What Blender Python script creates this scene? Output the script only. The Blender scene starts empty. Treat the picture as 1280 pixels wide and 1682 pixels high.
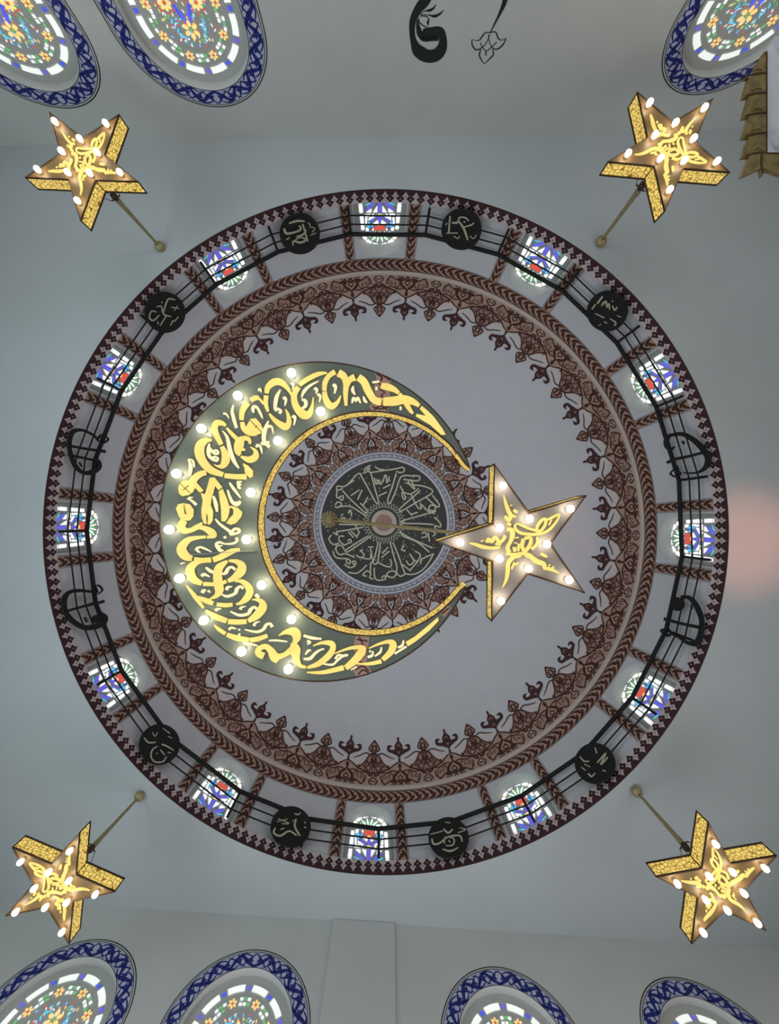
import bpy, bmesh, math, random
from math import pi, sin, cos, radians as RAD, atan2, hypot, sqrt
from mathutils import Vector, Matrix
from mathutils.geometry import tessellate_polygon

random.seed(7)
SC = bpy.context.scene
COL = SC.collection
F = 640.0            # focal length in pixels of the 1280 x 1682 frame
CX, CY = 640.0, 841.0
CAM = 1.6            # eye height

# ------------------------------------------------------------------ camera, world, lights, exposure
cam = bpy.data.cameras.new('camera')
cam.sensor_fit = 'VERTICAL'; cam.sensor_height = 36.0; cam.sensor_width = 36.0
cam.lens = 36.0 * F / 1682.0
cam.clip_end = 200
camo = bpy.data.objects.new('camera', cam); COL.objects.link(camo)
camo.location = (0, 0, CAM); camo.rotation_euler = (pi, 0, 0)
SC.camera = camo
SC.view_settings.view_transform = 'Standard'
SC.view_settings.look = 'None'
SC.view_settings.gamma = 1.0
SC.view_settings.use_curve_mapping = False
SC.view_settings.exposure = 0.0

w = bpy.data.worlds.new('sky'); SC.world = w; w.use_nodes = True
w.node_tree.nodes['Background'].inputs[0].default_value = (0.5, 0.6, 0.75, 1)
w.node_tree.nodes['Background'].inputs[1].default_value = 0.6


def area(name, loc, rot, sx, sy, power, col):
    l = bpy.data.lights.new(name, 'AREA'); l.shape = 'RECTANGLE'; l.size = sx; l.size_y = sy
    l.energy = power; l.color = col
    o = bpy.data.objects.new(name, l); COL.objects.link(o); o.location = loc; o.rotation_euler = rot
    return o

# added fill lamps standing for unseen low windows, aimed into the hall and upwards
area('daylight_fill_left', (-8.6, 0.5, 2.6), (0, RAD(-128), 0), 3.6, 11, 570, (0.72, 0.92, 1.0))
area('daylight_fill_right', (8.6, 0.5, 2.6), (0, RAD(128), 0), 3.6, 11, 225, (1.0, 0.95, 0.95))
area('daylight_fill_back', (0, -8.0, 2.6), (RAD(128), 0, 0), 11, 3.6, 270, (0.94, 0.97, 1.0))
area('daylight_fill_front', (0, 8.6, 2.6), (RAD(-128), 0, 0), 11, 3.6, 345, (0.95, 0.97, 1.0))
sp = bpy.data.lights.new('warm_uplight', 'SPOT'); sp.energy = 760; sp.color = (1.0, 0.36, 0.22)
sp.spot_size = RAD(30); sp.spot_blend = 1.0; sp.shadow_soft_size = 0.2
spo = bpy.data.objects.new('warm_uplight', sp); COL.objects.link(spo)
spo.location = (8.25, 0.7, 4.6); spo.rotation_euler = (pi, 0, 0)


# ------------------------------------------------------------------ materials
def S2L(c):
    return tuple(((x / 255.0) / 12.92 if x / 255.0 <= 0.04045 else ((x / 255.0 + 0.055) / 1.055) ** 2.4) for x in c)


MATS = {}


def mat(name, rgb, rough=0.7, metal=0.0, noise=0.0, scale=6.0, bump=0.0, spec=0.3):
    m = bpy.data.materials.new(name); m.use_nodes = True
    nt = m.node_tree; b = nt.nodes['Principled BSDF']
    b.inputs['Roughness'].default_value = rough; b.inputs['Metallic'].default_value = metal
    b.inputs['Specular IOR Level'].default_value = spec
    c = S2L(rgb)
    b.inputs['Base Color'].default_value = (*c, 1)
    if noise > 0:
        tc = nt.nodes.new('ShaderNodeTexCoord'); n = nt.nodes.new('ShaderNodeTexNoise')
        n.inputs['Scale'].default_value = scale; n.inputs['Detail'].default_value = 4
        nt.links.new(tc.outputs['Object'], n.inputs['Vector'])
        r = nt.nodes.new('ShaderNodeValToRGB')
        r.color_ramp.elements[0].position = 0.3; r.color_ramp.elements[1].position = 0.7
        r.color_ramp.elements[0].color = (*[x * (1 - noise) for x in c], 1)
        r.color_ramp.elements[1].color = (*[min(1, x * (1 + noise)) for x in c], 1)
        nt.links.new(n.outputs['Fac'], r.inputs['Fac']); nt.links.new(r.outputs['Color'], b.inputs['Base Color'])
        if bump > 0:
            bp = nt.nodes.new('ShaderNodeBump'); bp.inputs['Strength'].default_value = bump
            bp.inputs['Distance'].default_value = 0.02
            nt.links.new(n.outputs['Fac'], bp.inputs['Height']); nt.links.new(bp.outputs['Normal'], b.inputs['Normal'])
    MATS[name] = m
    return m


def emit(name, rgb, strength, base=None, noise=0.0, scale=10):
    m = mat(name, base or rgb, 0.5)
    b = m.node_tree.nodes['Principled BSDF']
    c = S2L(rgb)
    b.inputs['Emission Color'].default_value = (*c, 1)
    b.inputs['Emission Strength'].default_value = strength
    if noise > 0:
        nt = m.node_tree
        tc = nt.nodes.new('ShaderNodeTexCoord'); n = nt.nodes.new('ShaderNodeTexNoise')
        n.inputs['Scale'].default_value = scale
        nt.links.new(tc.outputs['Object'], n.inputs['Vector'])
        r = nt.nodes.new('ShaderNodeMapRange')
        r.inputs['From Min'].default_value = 0.3; r.inputs['From Max'].default_value = 0.7
        r.inputs['To Min'].default_value = strength * (1 - noise); r.inputs['To Max'].default_value = strength * (1 + noise)
        nt.links.new(n.outputs['Fac'], r.inputs['Value']); nt.links.new(r.outputs['Result'], b.inputs['Emission Strength'])
    return m


PLASTER = mat('white_plaster', (199, 201, 199), 0.75, noise=0.025, scale=1.2, bump=0.05)
CEIL = mat('ceiling_plaster', (183, 189, 191), 0.75, noise=0.03, scale=0.6, bump=0.05)
DOMEP = mat('dome_plaster', (218, 219, 224), 0.75, noise=0.025, scale=1.5, bump=0.05)
CARPET = mat('red_carpet', (120, 96, 92), 0.95, noise=0.2, scale=3)
MAROON = mat('maroon_paint', (72, 46, 50), 0.8, noise=0.1, scale=20)
PINKP = mat('pale_pink_paint', (214, 198, 198), 0.8)
BROWN = mat('brown_paint', (84, 48, 38), 0.8, noise=0.12, scale=15)
TAN = mat('tan_paint', (196, 164, 148), 0.8, noise=0.08, scale=6)
ROSE = mat('rose_paint', (182, 146, 134), 0.8, noise=0.08, scale=6)
BEIGE = mat('beige_paint', (216, 198, 186), 0.8)
PALE = mat('pale_grey_paint', (226, 216, 214), 0.8)
PLUM = mat('plum_paint', (84, 58, 66), 0.8)
BLACKP = mat('black_paint', (36, 38, 40), 0.7)
DISC = mat('charcoal_paint', (78, 79, 76), 0.7, noise=0.1, scale=8)
CREAM = mat('cream_paint', (226, 222, 196), 0.7)
LAV = mat('lavender_paint', (222, 220, 232), 0.8)
BLUE = mat('cobalt_paint', (36, 46, 124), 0.7, noise=0.15, scale=15)
BLUEG = mat('pale_blue_paint', (190, 192, 214), 0.8)
IRON = mat('black_iron', (34, 35, 34), 0.5, metal=0.2, noise=0.15, scale=12)
IRONL = mat('aged_letter_paint', (196, 192, 166), 0.6)
BRASS = mat('aged_brass', (160, 148, 108), 0.45, metal=0.3, noise=0.2, scale=20)
GILT = mat('gilded_plaster', (122, 106, 66), 0.5, metal=0.25, noise=0.35, scale=9, bump=0.6)
MARBLE = mat('white_marble', (190, 194, 200), 0.4, noise=0.08, scale=3)
EDGE = mat('bronze_edge', (78, 58, 40), 0.45, metal=0.3)
GREEN = mat('glare_green_panel', (112, 121, 112), 0.3, noise=0.08, scale=3)  # crescent panel: dark green, with glare painted in as grey
GLAREPANEL = mat('glare_grey_panel', (150, 145, 142), 0.4, noise=0.06, scale=4)  # middle star panel only: its pale grey is glare put into the colour
BROWNPANEL = mat('bronze_panel', (132, 108, 74), 0.4, noise=0.08, scale=4)
WIRE = mat('steel_wire', (190, 186, 180), 0.4, metal=0.4)
CHAIN = mat('dark_chain', (70, 64, 50), 0.5, metal=0.5)
TIE = mat('letter_tie', (110, 98, 62), 0.6)
LETTER = emit('lit_letter_acrylic', (250, 224, 128), 0.96, base=(120, 104, 50), noise=0.10, scale=3.5)
LETTERS = emit('lit_small_letter', (255, 240, 190), 0.95, base=(120, 110, 80))
BULB = emit('lit_bulb_glass', (255, 236, 204), 18.0, base=(255, 255, 255))
SOCKET = mat('white_socket', (200, 190, 170), 0.5)
RIMGLOW = None


def lattice_material():
    m = bpy.data.materials.new('pierced_gold_lattice'); m.use_nodes = True
    nt = m.node_tree; b = nt.nodes['Principled BSDF']
    tc = nt.nodes.new('ShaderNodeTexCoord'); v = nt.nodes.new('ShaderNodeTexVoronoi')
    v.feature = 'DISTANCE_TO_EDGE'; v.inputs['Scale'].default_value = 17.0
    nt.links.new(tc.outputs['Object'], v.inputs['Vector'])
    r = nt.nodes.new('ShaderNodeValToRGB')
    r.color_ramp.elements[0].position = 0.03; r.color_ramp.elements[0].color = (*S2L((120, 84, 30)), 1)
    r.color_ramp.elements[1].position = 0.11; r.color_ramp.elements[1].color = (*S2L((246, 216, 112)), 1)
    nt.links.new(v.outputs['Distance'], r.inputs['Fac'])
    nt.links.new(r.outputs['Color'], b.inputs['Emission Color'])
    b.inputs['Emission Strength'].default_value = 0.9
    b.inputs['Base Color'].default_value = (*S2L((110, 84, 40)), 1)
    b.inputs['Roughness'].default_value = 0.4
    return m


LATTICE = lattice_material()
GW = emit('glass_white', (246, 250, 255), 1.15)
GB = emit('glass_blue', (64, 84, 214), 0.9)
GP = emit('glass_purple', (96, 92, 206), 0.9)
GT = emit('glass_teal', (84, 190, 220), 0.95)
GG = emit('glass_green', (104, 168, 110), 0.85)
GR = emit('glass_red', (206, 82, 70), 0.9)
GO = emit('glass_gold', (236, 196, 120), 1.0)
GY = emit('glass_sky', (120, 176, 246), 0.95)
LEAD = mat('plaster_lattice', (186, 188, 184), 0.7)
GWD = emit('glass_milky', (222, 226, 222), 0.9)


# ------------------------------------------------------------------ object helpers
def tag(o, label=None, cat=None, group=None, kind=None):
    if label: o['label'] = label
    if cat: o['category'] = cat
    if group: o['group'] = group
    if kind: o['kind'] = kind
    return o


def empty(name, loc, label=None, cat=None, group=None, kind=None):
    o = bpy.data.objects.new(name, None); COL.objects.link(o); o.location = loc
    o.empty_display_size = 0.2
    return tag(o, label, cat, group, kind)


class MB:
    def __init__(self):
        self.v = []; self.f = []; self.m = []; self.mats = []; self.smooth = []

    def mi(self, m):
        if m not in self.mats: self.mats.append(m)
        return self.mats.index(m)

    def face(self, pts, m, smooth=False):
        n = len(self.v); self.v.extend([tuple(p) for p in pts])
        self.f.append(tuple(range(n, n + len(pts)))); self.m.append(self.mi(m)); self.smooth.append(smooth)

    def faces_idx(self, pts, faces, m, smooth=False):
        n = len(self.v); self.v.extend([tuple(p) for p in pts]); k = self.mi(m)
        for f in faces:
            self.f.append(tuple(n + i for i in f)); self.m.append(k); self.smooth.append(smooth)

    def grid(self, rows, m, smooth=True, closed=False):
        n = len(self.v); k = self.mi(m); c = len(rows[0])
        for r in rows: self.v.extend([tuple(p) for p in r])
        for i in range(len(rows) - 1):
            for j in range(c if closed else c - 1):
                j2 = (j + 1) % c
                self.f.append((n + i * c + j, n + i * c + j2, n + (i + 1) * c + j2, n + (i + 1) * c + j))
                self.m.append(k); self.smooth.append(smooth)

    def tube(self, pts, r, m, seg=8, closed=False, caps=True):
        pts = [Vector(p) for p in pts]; rows = []
        rr = r if isinstance(r, (list, tuple)) else [r] * len(pts)
        N = len(pts)
        for i, p in enumerate(pts):
            a = pts[(i - 1) % N] if (closed or i > 0) else p
            b = pts[(i + 1) % N] if (closed or i < N - 1) else p
            d = (b - a).normalized()
            up = Vector((0, 0, 1)) if abs(d.z) < 0.9 else Vector((1, 0, 0))
            x = d.cross(up).normalized(); y = d.cross(x).normalized()
            rows.append([p + (x * cos(2 * pi * k / seg) + y * sin(2 * pi * k / seg)) * rr[i] for k in range(seg)])
        if closed: rows.append(rows[0])
        self.grid(rows, m, True, True)
        if caps and not closed:
            self.face(rows[0], m); self.face(rows[-1], m)

    def box(self, c, sx, sy, sz, m, ax=None):
        ax = ax or (Vector((1, 0, 0)), Vector((0, 1, 0)), Vector((0, 0, 1)))
        c = Vector(c); P = []
        for k in (-1, 1):
            for j in (-1, 1):
                for i in (-1, 1):
                    P.append(c + ax[0] * (i * sx / 2) + ax[1] * (j * sy / 2) + ax[2] * (k * sz / 2))
        self.faces_idx(P, [(0, 1, 3, 2), (4, 6, 7, 5), (0, 4, 5, 1), (2, 3, 7, 6), (0, 2, 6, 4), (1, 5, 7, 3)], m)

    def lathe(self, prof, m, seg=20, c=(0, 0, 0)):
        rows = [[(c[0] + r * cos(2 * pi * k / seg), c[1] + r * sin(2 * pi * k / seg), c[2] + z) for k in range(seg)] for r, z in prof]
        self.grid(rows, m, True, True)

    # 2-D ribbons and polygons mapped to a surface by fn(x, y) -> point
    def ribbon(self, pts, fn, m, sub=4, fn2=None, k=1.0):
        L, R = ribbon2d(pts, sub, k)
        A = [fn(*p) for p in L]; B = [fn(*p) for p in R]
        self.grid([A, B], m, False)
        if fn2:
            A2 = [fn2(*p) for p in L]; B2 = [fn2(*p) for p in R]
            self.grid([A, A2], m, False); self.grid([B, B2], m, False)
            self.face([A[0], B[0], B2[0], A2[0]], m); self.face([A[-1], B[-1], B2[-1], A2[-1]], m)

    def poly(self, pts, fn, m, fn2=None, holes=(), maxe=None):
        loops = [list(pts)] + [list(h) for h in holes]
        tri = tessellate_polygon([[Vector((p[0], p[1], 0)) for p in l] for l in loops])
        flat = [p for l in loops for p in l]
        if maxe:
            tri = [tuple(t) for t in tri]; work = True; cache = {}
            while work:
                work = False; new = []
                for t in tri:
                    e = [(hypot((flat[t[i]][0] - flat[t[(i + 1) % 3]][0]) / maxe[0], (flat[t[i]][1] - flat[t[(i + 1) % 3]][1]) / maxe[1]), i) for i in range(3)]
                    l, i = max(e)
                    if l <= 1: new.append(t); continue
                    a, b_, c_ = t[i], t[(i + 1) % 3], t[(i + 2) % 3]; key = (min(a, b_), max(a, b_))
                    if key not in cache:
                        cache[key] = len(flat); flat.append(((flat[a][0] + flat[b_][0]) / 2, (flat[a][1] + flat[b_][1]) / 2))
                    mm = cache[key]; new += [(a, mm, c_), (mm, b_, c_)]; work = True
                tri = new
        self.faces_idx([fn(p[0], p[1]) for p in flat], tri, m)
        if fn2:
            for l in loops:
                P = [fn(p[0], p[1]) for p in l]; Q = [fn2(p[0], p[1]) for p in l]
                self.grid([P + [P[0]], Q + [Q[0]]], m, False)

    def build(self, name, parent=None, origin=None, default=None):
        me = bpy.data.meshes.new(name)
        v = self.v
        if origin is not None:
            ox, oy, oz = origin; v = [(a - ox, b - oy, c - oz) for a, b, c in v]
        me.from_pydata(v, [], self.f)
        for m in self.mats or [default]: me.materials.append(m)
        me.polygons.foreach_set('material_index', self.m)
        me.polygons.foreach_set('use_smooth', self.smooth)
        me.update()
        o = bpy.data.objects.new(name, me); COL.objects.link(o)
        if origin is not None: o.location = origin
        if parent is not None:
            o.parent = parent
        return o


def catmull(pts, sub):
    if len(pts) < 3 or sub <= 1: return [tuple(p) for p in pts]
    out = []
    P = [pts[0]] + list(pts) + [pts[-1]]
    for i in range(1, len(P) - 2):
        p0, p1, p2, p3 = P[i - 1], P[i], P[i + 1], P[i + 2]
        for s in range(sub):
            t = s / sub
            q = []
            for a, b, c, d in zip(p0, p1, p2, p3):
                q.append(0.5 * ((2 * b) + (c - a) * t + (2 * a - 5 * b + 4 * c - d) * t * t + (3 * b - a - 3 * c + d) * t ** 3))
            out.append(tuple(q))
    out.append(tuple(pts[-1]))
    return out


def ribbon2d(pts, sub=4, k=1.0):
    c = catmull(pts, sub); L = []; R = []; n = len(c)
    for i, (x, y, wd) in enumerate(c):
        a = c[max(0, i - 1)]; b = c[min(n - 1, i + 1)]
        dx, dy = b[0] - a[0], b[1] - a[1]; l = hypot(dx, dy) or 1
        nx, ny = -dy / l, dx / l; h = max(wd, 1e-4) * k / 2
        L.append((x + nx * h, y + ny * h)); R.append((x - nx * h, y - ny * h))
    return L, R


def W(u, v, d):
    """the place that appears at pixel (u, v) at height d above the eye"""
    return Vector(((u - CX) / F * d, (v - CY) / F * d, d + CAM))


def WF(pts, wd):
    return [(p[0], p[1], wd) if len(p) == 2 else p for p in pts]


# ------------------------------------------------------------------ dome geometry (radius r in degrees-of-view units, angle a round the axis)
CEN = [(0, 631, 859), (110, 631, 859), (440, 632, 872), (490, 632.5, 871.5), (564, 634, 874), (700, 634, 874)]


def cen(r):
    for (r0, x0, y0), (r1, x1, y1) in zip(CEN, CEN[1:]):
        if r <= r1:
            t = (r - r0) / (r1 - r0); return x0 + (x1 - x0) * t, y0 + (y1 - y0) * t
    return CEN[-1][1:]


WIN = [-1, 29.8, 61, 91.5, 122.3, 153.3, 183, 212.5, 241, 270.7, 300.4, 328.8, 359]


def warp(a):
    k = math.floor(a / 360.0); a -= 360.0 * k
    i = min(11, int(a // 30)); t = (a - 30 * i) / 30.0
    return WIN[i] + (WIN[i + 1] - WIN[i]) * t + 360.0 * k


ROUT, RDRUM, RISE = 7.93, 8.0, 6.0
RSPR = 430.0
DSPR = RDRUM * F / RSPR
_tab = []
for i in range(0, 401):
    ph = i / 400 * pi / 2
    rho = RDRUM * cos(ph); d = DSPR + RISE * sin(ph)
    _tab.append((rho * F / d, d))


def depth(r):
    if r >= RSPR: return RDRUM * F / r
    for (r0, d0), (r1, d1) in zip(_tab, _tab[1:]):
        if r >= r1:
            t = (r - r0) / (r1 - r0) if r1 != r0 else 0
            return d0 + (d1 - d0) * t
    return _tab[-1][1]


def at(r, a, d):
    """direction r, true angle a (degrees clockwise from the back wall), height d"""
    th = RAD(warp(a) - 90); c = cen(r)
    return W(c[0] + r * cos(th), c[1] + r * sin(th), d)


def surf(r, a, lift=0.0):
    d = depth(max(r, 0.0)); p = at(r, a, d)
    e = lift / d
    return Vector((p.x * (1 - e), p.y * (1 - e), CAM + (p.z - CAM) * (1 - e)))


def cyl(rho, a, d):
    return at(rho * F / d, a, d)


def arange(a0, a1, step):
    n = max(1, int(round((a1 - a0) / step))); return [a0 + (a1 - a0) * i / n for i in range(n + 1)]


DCEIL, DLEDGE = 9.0, 9.38
full = arange(0, 360, 1.25)
# ------------------------------------------------------------------ ceiling with the round opening, walls, floor
A_, B_ = W(0, 240, DCEIL), W(1280, 210, DCEIL)          # back wall line
C_, D_ = W(0, 1478, DCEIL), W(1280, 1558, DCEIL)        # front wall line


def lineY(P, Q, x):
    t = (x - P.x) / (Q.x - P.x); return P.y + (Q.y - P.y) * t


XL, XR = -9.15, 9.12
ZC = DCEIL + CAM
cor = [Vector((XL, lineY(A_, B_, XL), ZC)), Vector((XR, lineY(A_, B_, XR), ZC)), Vector((XR, lineY(C_, D_, XR), ZC)), Vector((XL, lineY(C_, D_, XL), ZC))]
b = MB()
rim = [at(ROUT * F / DCEIL, a, DCEIL) for a in full[:-1]]
b.poly([(p.x, p.y) for p in cor], lambda x, y: (x, y, ZC), CEIL, holes=[[(p.x, p.y) for p in rim]])
ceiling = tag(b.build('ceiling'), 'flat white plaster ceiling around the round dome opening', 'ceiling', kind='structure')
b = MB(); b.face([(XL, cor[0].y, 0), (XR, cor[1].y, 0), (XR, cor[2].y, 0), (XL, cor[3].y, 0)], CARPET)
tag(b.build('floor'), 'dull red carpet floor of the prayer hall', 'floor', kind='structure')


class Wall:
    def __init__(self, P, Q, inward):
        self.P = Vector((P.x, P.y, 0)); self.d = Vector((Q.x - P.x, Q.y - P.y, 0)); self.L = self.d.length; self.d.normalize()
        self.n = Vector(inward) - self.d * Vector(inward).dot(self.d); self.n.normalize()

    def pt(self, s, z, off=0.0):
        q = self.P + self.d * s + self.n * off; return Vector((q.x, q.y, z))

    def hit(self, u, v, off=0.0):
        dr = Vector(((u - CX) / F, (v - CY) / F, 1.0)); q0 = self.P + self.n * off
        t = q0.dot(self.n) / (dr.x * self.n.x + dr.y * self.n.y)
        X = dr * t
        return (Vector((X.x, X.y, 0)) - self.P).dot(self.d), X.z + CAM


wb = Wall(cor[0], cor[1], (0, 1, 0)); wf = Wall(cor[3], cor[2], (0, -1, 0))
wl = Wall(cor[0], cor[3], (1, 0, 0)); wr = Wall(cor[1], cor[2], (-1, 0, 0))
R_IN, R_OUT, Z_SILL = 1.03, 1.36, 4.6


def arch_pts(sc, zc, r, z0, n=28):
    return [(sc - r, z0)] + [(sc - r * cos(pi * i / n), zc + r * sin(pi * i / n)) for i in range(n + 1)] + [(sc + r, z0)]


def wall_window_spots(wall, pix, dx):
    out = []
    for (u, v), e in zip(pix, dx):
        s, z = wall.hit(u, v); out.append((s + e, z - R_OUT))
    return out


spots_b = wall_window_spots(wb, [(112, 178), (358, 176), (1142, 156)], [0, 0.05, 0])
spots_f = wall_window_spots(wf, [(168, 1543), (425, 1560), (815, 1588), (1108, 1605)], [0, 0, 0, 0])


def build_wall(name, wall, spots, label):
    bb = MB()
    outer = [(0, 0), (wall.L, 0), (wall.L, ZC), (0, ZC)]
    bb.poly(outer, lambda s, z: wall.pt(s, z), PLASTER, holes=[arch_pts(s, z, R_IN, Z_SILL) for s, z in spots])
    return tag(bb.build(name), label, 'wall', kind='structure')


wall_back = build_wall('wall_back', wb, spots_b, 'white plaster wall above, with black script and tall arched windows')
wall_front = build_wall('wall_front', wf, spots_f, 'white plaster wall below, with four arched windows and a shallow pilaster')
tag(build_wall('wall_left', wl, [], ''), 'plain white plaster wall at the left side of the hall', 'wall', kind='structure')
tag(build_wall('wall_right', wr, [], ''), 'plain white plaster wall at the right side of the hall', 'wall', kind='structure')
# shallow pilaster in the middle of the front wall
s0, _ = wf.hit(546, 1530); s1, _ = wf.hit(648, 1530)
b = MB()
P = [wf.pt(s, z, o) for z in (0.0, ZC - 0.01) for s, o in ((s0, 0), (s0, 0.05), (s1, 0.05), (s1, 0))]
b.faces_idx(P, [(0, 1, 5, 4), (1, 2, 6, 5), (2, 3, 7, 6), (4, 5, 6, 7)], PLASTER)
tag(b.build('trim_1'), 'shallow plain plaster pilaster between the two middle lower windows', 'pilaster', kind='structure')

# ------------------------------------------------------------------ tall arched wall windows with painted blue borders
WNUM = [12]


def wall_window(wall, sc, zc, label):
    WNUM[0] += 1
    rec = 0.16
    root = empty('window_%d' % WNUM[0], wall.pt(sc, Z_SILL), label, 'window', None, 'structure')
    org = wall.pt(sc, Z_SILL)

    def add(m, name, par=root):
        o = m.build(name, None, org); o.parent = par; o.location = (0, 0, 0) if par is root else (0, 0, 0); return o
    # reveal
    r = MB(); pts = arch_pts(sc, zc, R_IN, Z_SILL, 40)
    r.grid([[wall.pt(s, z, 0) for s, z in pts], [wall.pt(s, z, -rec) for s, z in pts]], PLASTER, True)
    r.face([wall.pt(sc - R_IN, Z_SILL), wall.pt(sc + R_IN, Z_SILL), wall.pt(sc + R_IN, Z_SILL, -rec), wall.pt(sc - R_IN, Z_SILL, -rec)], PLASTER)
    add(r, 'window_reveal')
    # plaster lattice plate
    p = MB(); p.poly(arch_pts(sc, zc, R_IN + 0.02, Z_SILL - 0.02, 40), lambda s, z: wall.pt(s, z, -rec), LEAD)
    add(p, 'plaster_lattice')
    # panes
    g = MB(); fn = lambda s, z: wall.pt(sc + s, zc + z, -rec + 0.012)

    def path(t, rad):  # t: metres from the crown along the arch of radius rad, signed
        arc = rad * pi / 2
        if abs(t) <= arc:
            a = t / rad; return (rad * sin(a), rad * cos(a))
        return (rad if t > 0 else -rad, -(abs(t) - arc))

    def dash(t0, t1, r0, r1, m, rnd=0.0):
        rm = (r0 + r1) / 2; n = 5; A = []; Bq = []
        for i in range(n + 1):
            t = t0 + (t1 - t0) * i / n; k = sin(pi * i / n) ** 0.4 if rnd else 1
            x0, y0 = path(t * r0 / rm if abs(t) < rm * pi / 2 else (abs(t) - rm * pi / 2 + r0 * pi / 2) * (1 if t > 0 else -1), r0)
            x1, y1 = path(t * r1 / rm if abs(t) < rm * pi / 2 else (abs(t) - rm * pi / 2 + r1 * pi / 2) * (1 if t > 0 else -1), r1)
            A.append(fn(x0, y0)); Bq.append(fn(x1, y1))
        g.grid([A, Bq], m, False)

    def ell(x, y, a, bb_, rot, m, n=10):
        cr, sr = cos(rot), sin(rot)
        g.face([fn(x + a * cos(2 * pi * i / n) * cr - bb_ * sin(2 * pi * i / n) * sr, y + a * cos(2 * pi * i / n) * sr + bb_ * sin(2 * pi * i / n) * cr) for i in range(n)], m)

    def flower(x, y, rad, m, mc, n=6):
        for k in range(n):
            a = 2 * pi * k / n + pi / 2
            ell(x + rad * 0.62 * cos(a), y + rad * 0.62 * sin(a), rad * 0.36, rad * 0.24, a, m, 8)
        ell(x, y, rad * 0.2, rad * 0.2, 0, mc, 8)
    # outer chain of long white panes and blue squares
    step = 0.47
    for k in range(-7, 8):
        t = k * step
        dash(t + 0.075, t + step - 0.075, 0.76, 0.87, GWD)
        dash(t - 0.035, t + 0.035, 0.785, 0.85, GB if k % 2 else GP)
    # second chain: slender twin panes with little gold flowers
    st2 = 0.46
    for k in range(-6, 7):
        t = k * st2 + st2 / 2
        x, y = path(t, 0.60); flower(x, y, 0.085, GO, GR)
        for q in (-1, 0, 1):
            tt = k * st2 + q * 0.075
            dash(tt - 0.03, tt + 0.03, 0.615, 0.665, GWD if q else GG); dash(tt - 0.03, tt + 0.03, 0.535, 0.585, GG if q == 1 else GWD)
    # inner field
    flower(0, 0.16, 0.15, GO, GG, 6)
    for sgn in (-1, 1):
        for k in range(5):
            ell(sgn * (0.22 + 0.02 * k), 0.24 - 0.07 * k, 0.045, 0.014, RAD(60) * sgn, (GT, GT, GY, GT, GG)[k])
        ell(sgn * 0.11, -0.12, 0.13, 0.026, RAD(72) * -sgn, GB); ell(sgn * 0.05, -0.02, 0.09, 0.022, RAD(80) * -sgn, GP)
        flower(sgn * 0.27, -0.22, 0.12, GO, GR, 8)
        for k in range(8):
            a = 2 * pi * k / 8
            ell(sgn * 0.27 + 0.145 * cos(a), -0.22 + 0.145 * sin(a), 0.03, 0.018, a, GR, 6)
        for k in range(6):
            ell(sgn * (0.1 + 0.06 * k), -0.42 + 0.05 * (k % 2), 0.034, 0.014, k, (GG, GT, GG, GWD, GG, GT)[k])
            ell(sgn * (0.40 - 0.012 * k), 0.1 - 0.09 * k, 0.03, 0.012, 1.2 * sgn, (GWD, GG)[k % 2])
        flower(sgn * 0.2, -0.6, 0.12, GT, GO); flower(sgn * 0.25, -1.0, 0.13, GO, GR); flower(sgn * 0.2, -1.4, 0.12, GB, GO)
        ell(sgn * 0.3, -0.8, 0.12, 0.03, 1.1 * sgn, GG); ell(sgn * 0.3, -1.2, 0.12, 0.03, 1.1 * -sgn, GG)
    flower(0, -0.36, 0.12, GR, GO); ell(0, -0.62, 0.02, 0.2, 0, GB)
    ell(0, -1.1, 0.02, 0.2, 0, GG)
    rnd = random.Random(5)
    for k in range(300):
        x, y = rnd.uniform(-0.44, 0.44), rnd.uniform(-1.5, 0.42)
        if y > 0 and hypot(x, y) > 0.47: continue
        g.ribbon([(x - 0.028 * cos(k), y - 0.028 * sin(k), 0.008), (x, y, 0.024), (x + 0.028 * cos(k), y + 0.028 * sin(k), 0.008)], lambda u, v: wall.pt(sc + u, zc + v, -rec + 0.008), (GG, GWD, GT, GO, GWD, GY, GR)[k % 7], 2)
    add(g, 'stained_glass')
    # painted border: pale ground, black outlines, cobalt scroll
    q = MB(); zb = -1.95

    def bp(t, rr, off):
        x, y = path(t, 1.2)
        if abs(t) <= 0.6 * pi * 1.0000001 * 1.0:
            pass
        arc = 1.2 * pi / 2
        if abs(t) <= arc:
            a = t / 1.2; x, y = rr * sin(a), rr * cos(a)
        else:
            x, y = (rr if t > 0 else -rr), -(abs(t) - arc)
        return wall.pt(sc + x, zc + y, off)
    T = 1.2 * pi / 2 + 1.9
    ts = arange(-T, T, 0.06)
    q.grid([[bp(t, R_IN + 0.005, 0.003) for t in ts], [bp(t, R_OUT - 0.05, 0.003) for t in ts]], BLUEG, False)
    q.grid([[bp(t, R_OUT - 0.018, 0.004) for t in ts], [bp(t, R_OUT, 0.004) for t in ts]], BLACKP, False)
    q.grid([[bp(t, R_OUT - 0.055, 0.004) for t in ts], [bp(t, R_OUT - 0.043, 0.004) for t in ts]], BLACKP, False)
    q.grid([[bp(t, R_IN + 0.0, 0.004) for t in ts], [bp(t, R_IN + 0.012, 0.004) for t in ts]], BLACKP, False)
    wd = R_OUT - 0.05 - R_IN
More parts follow.
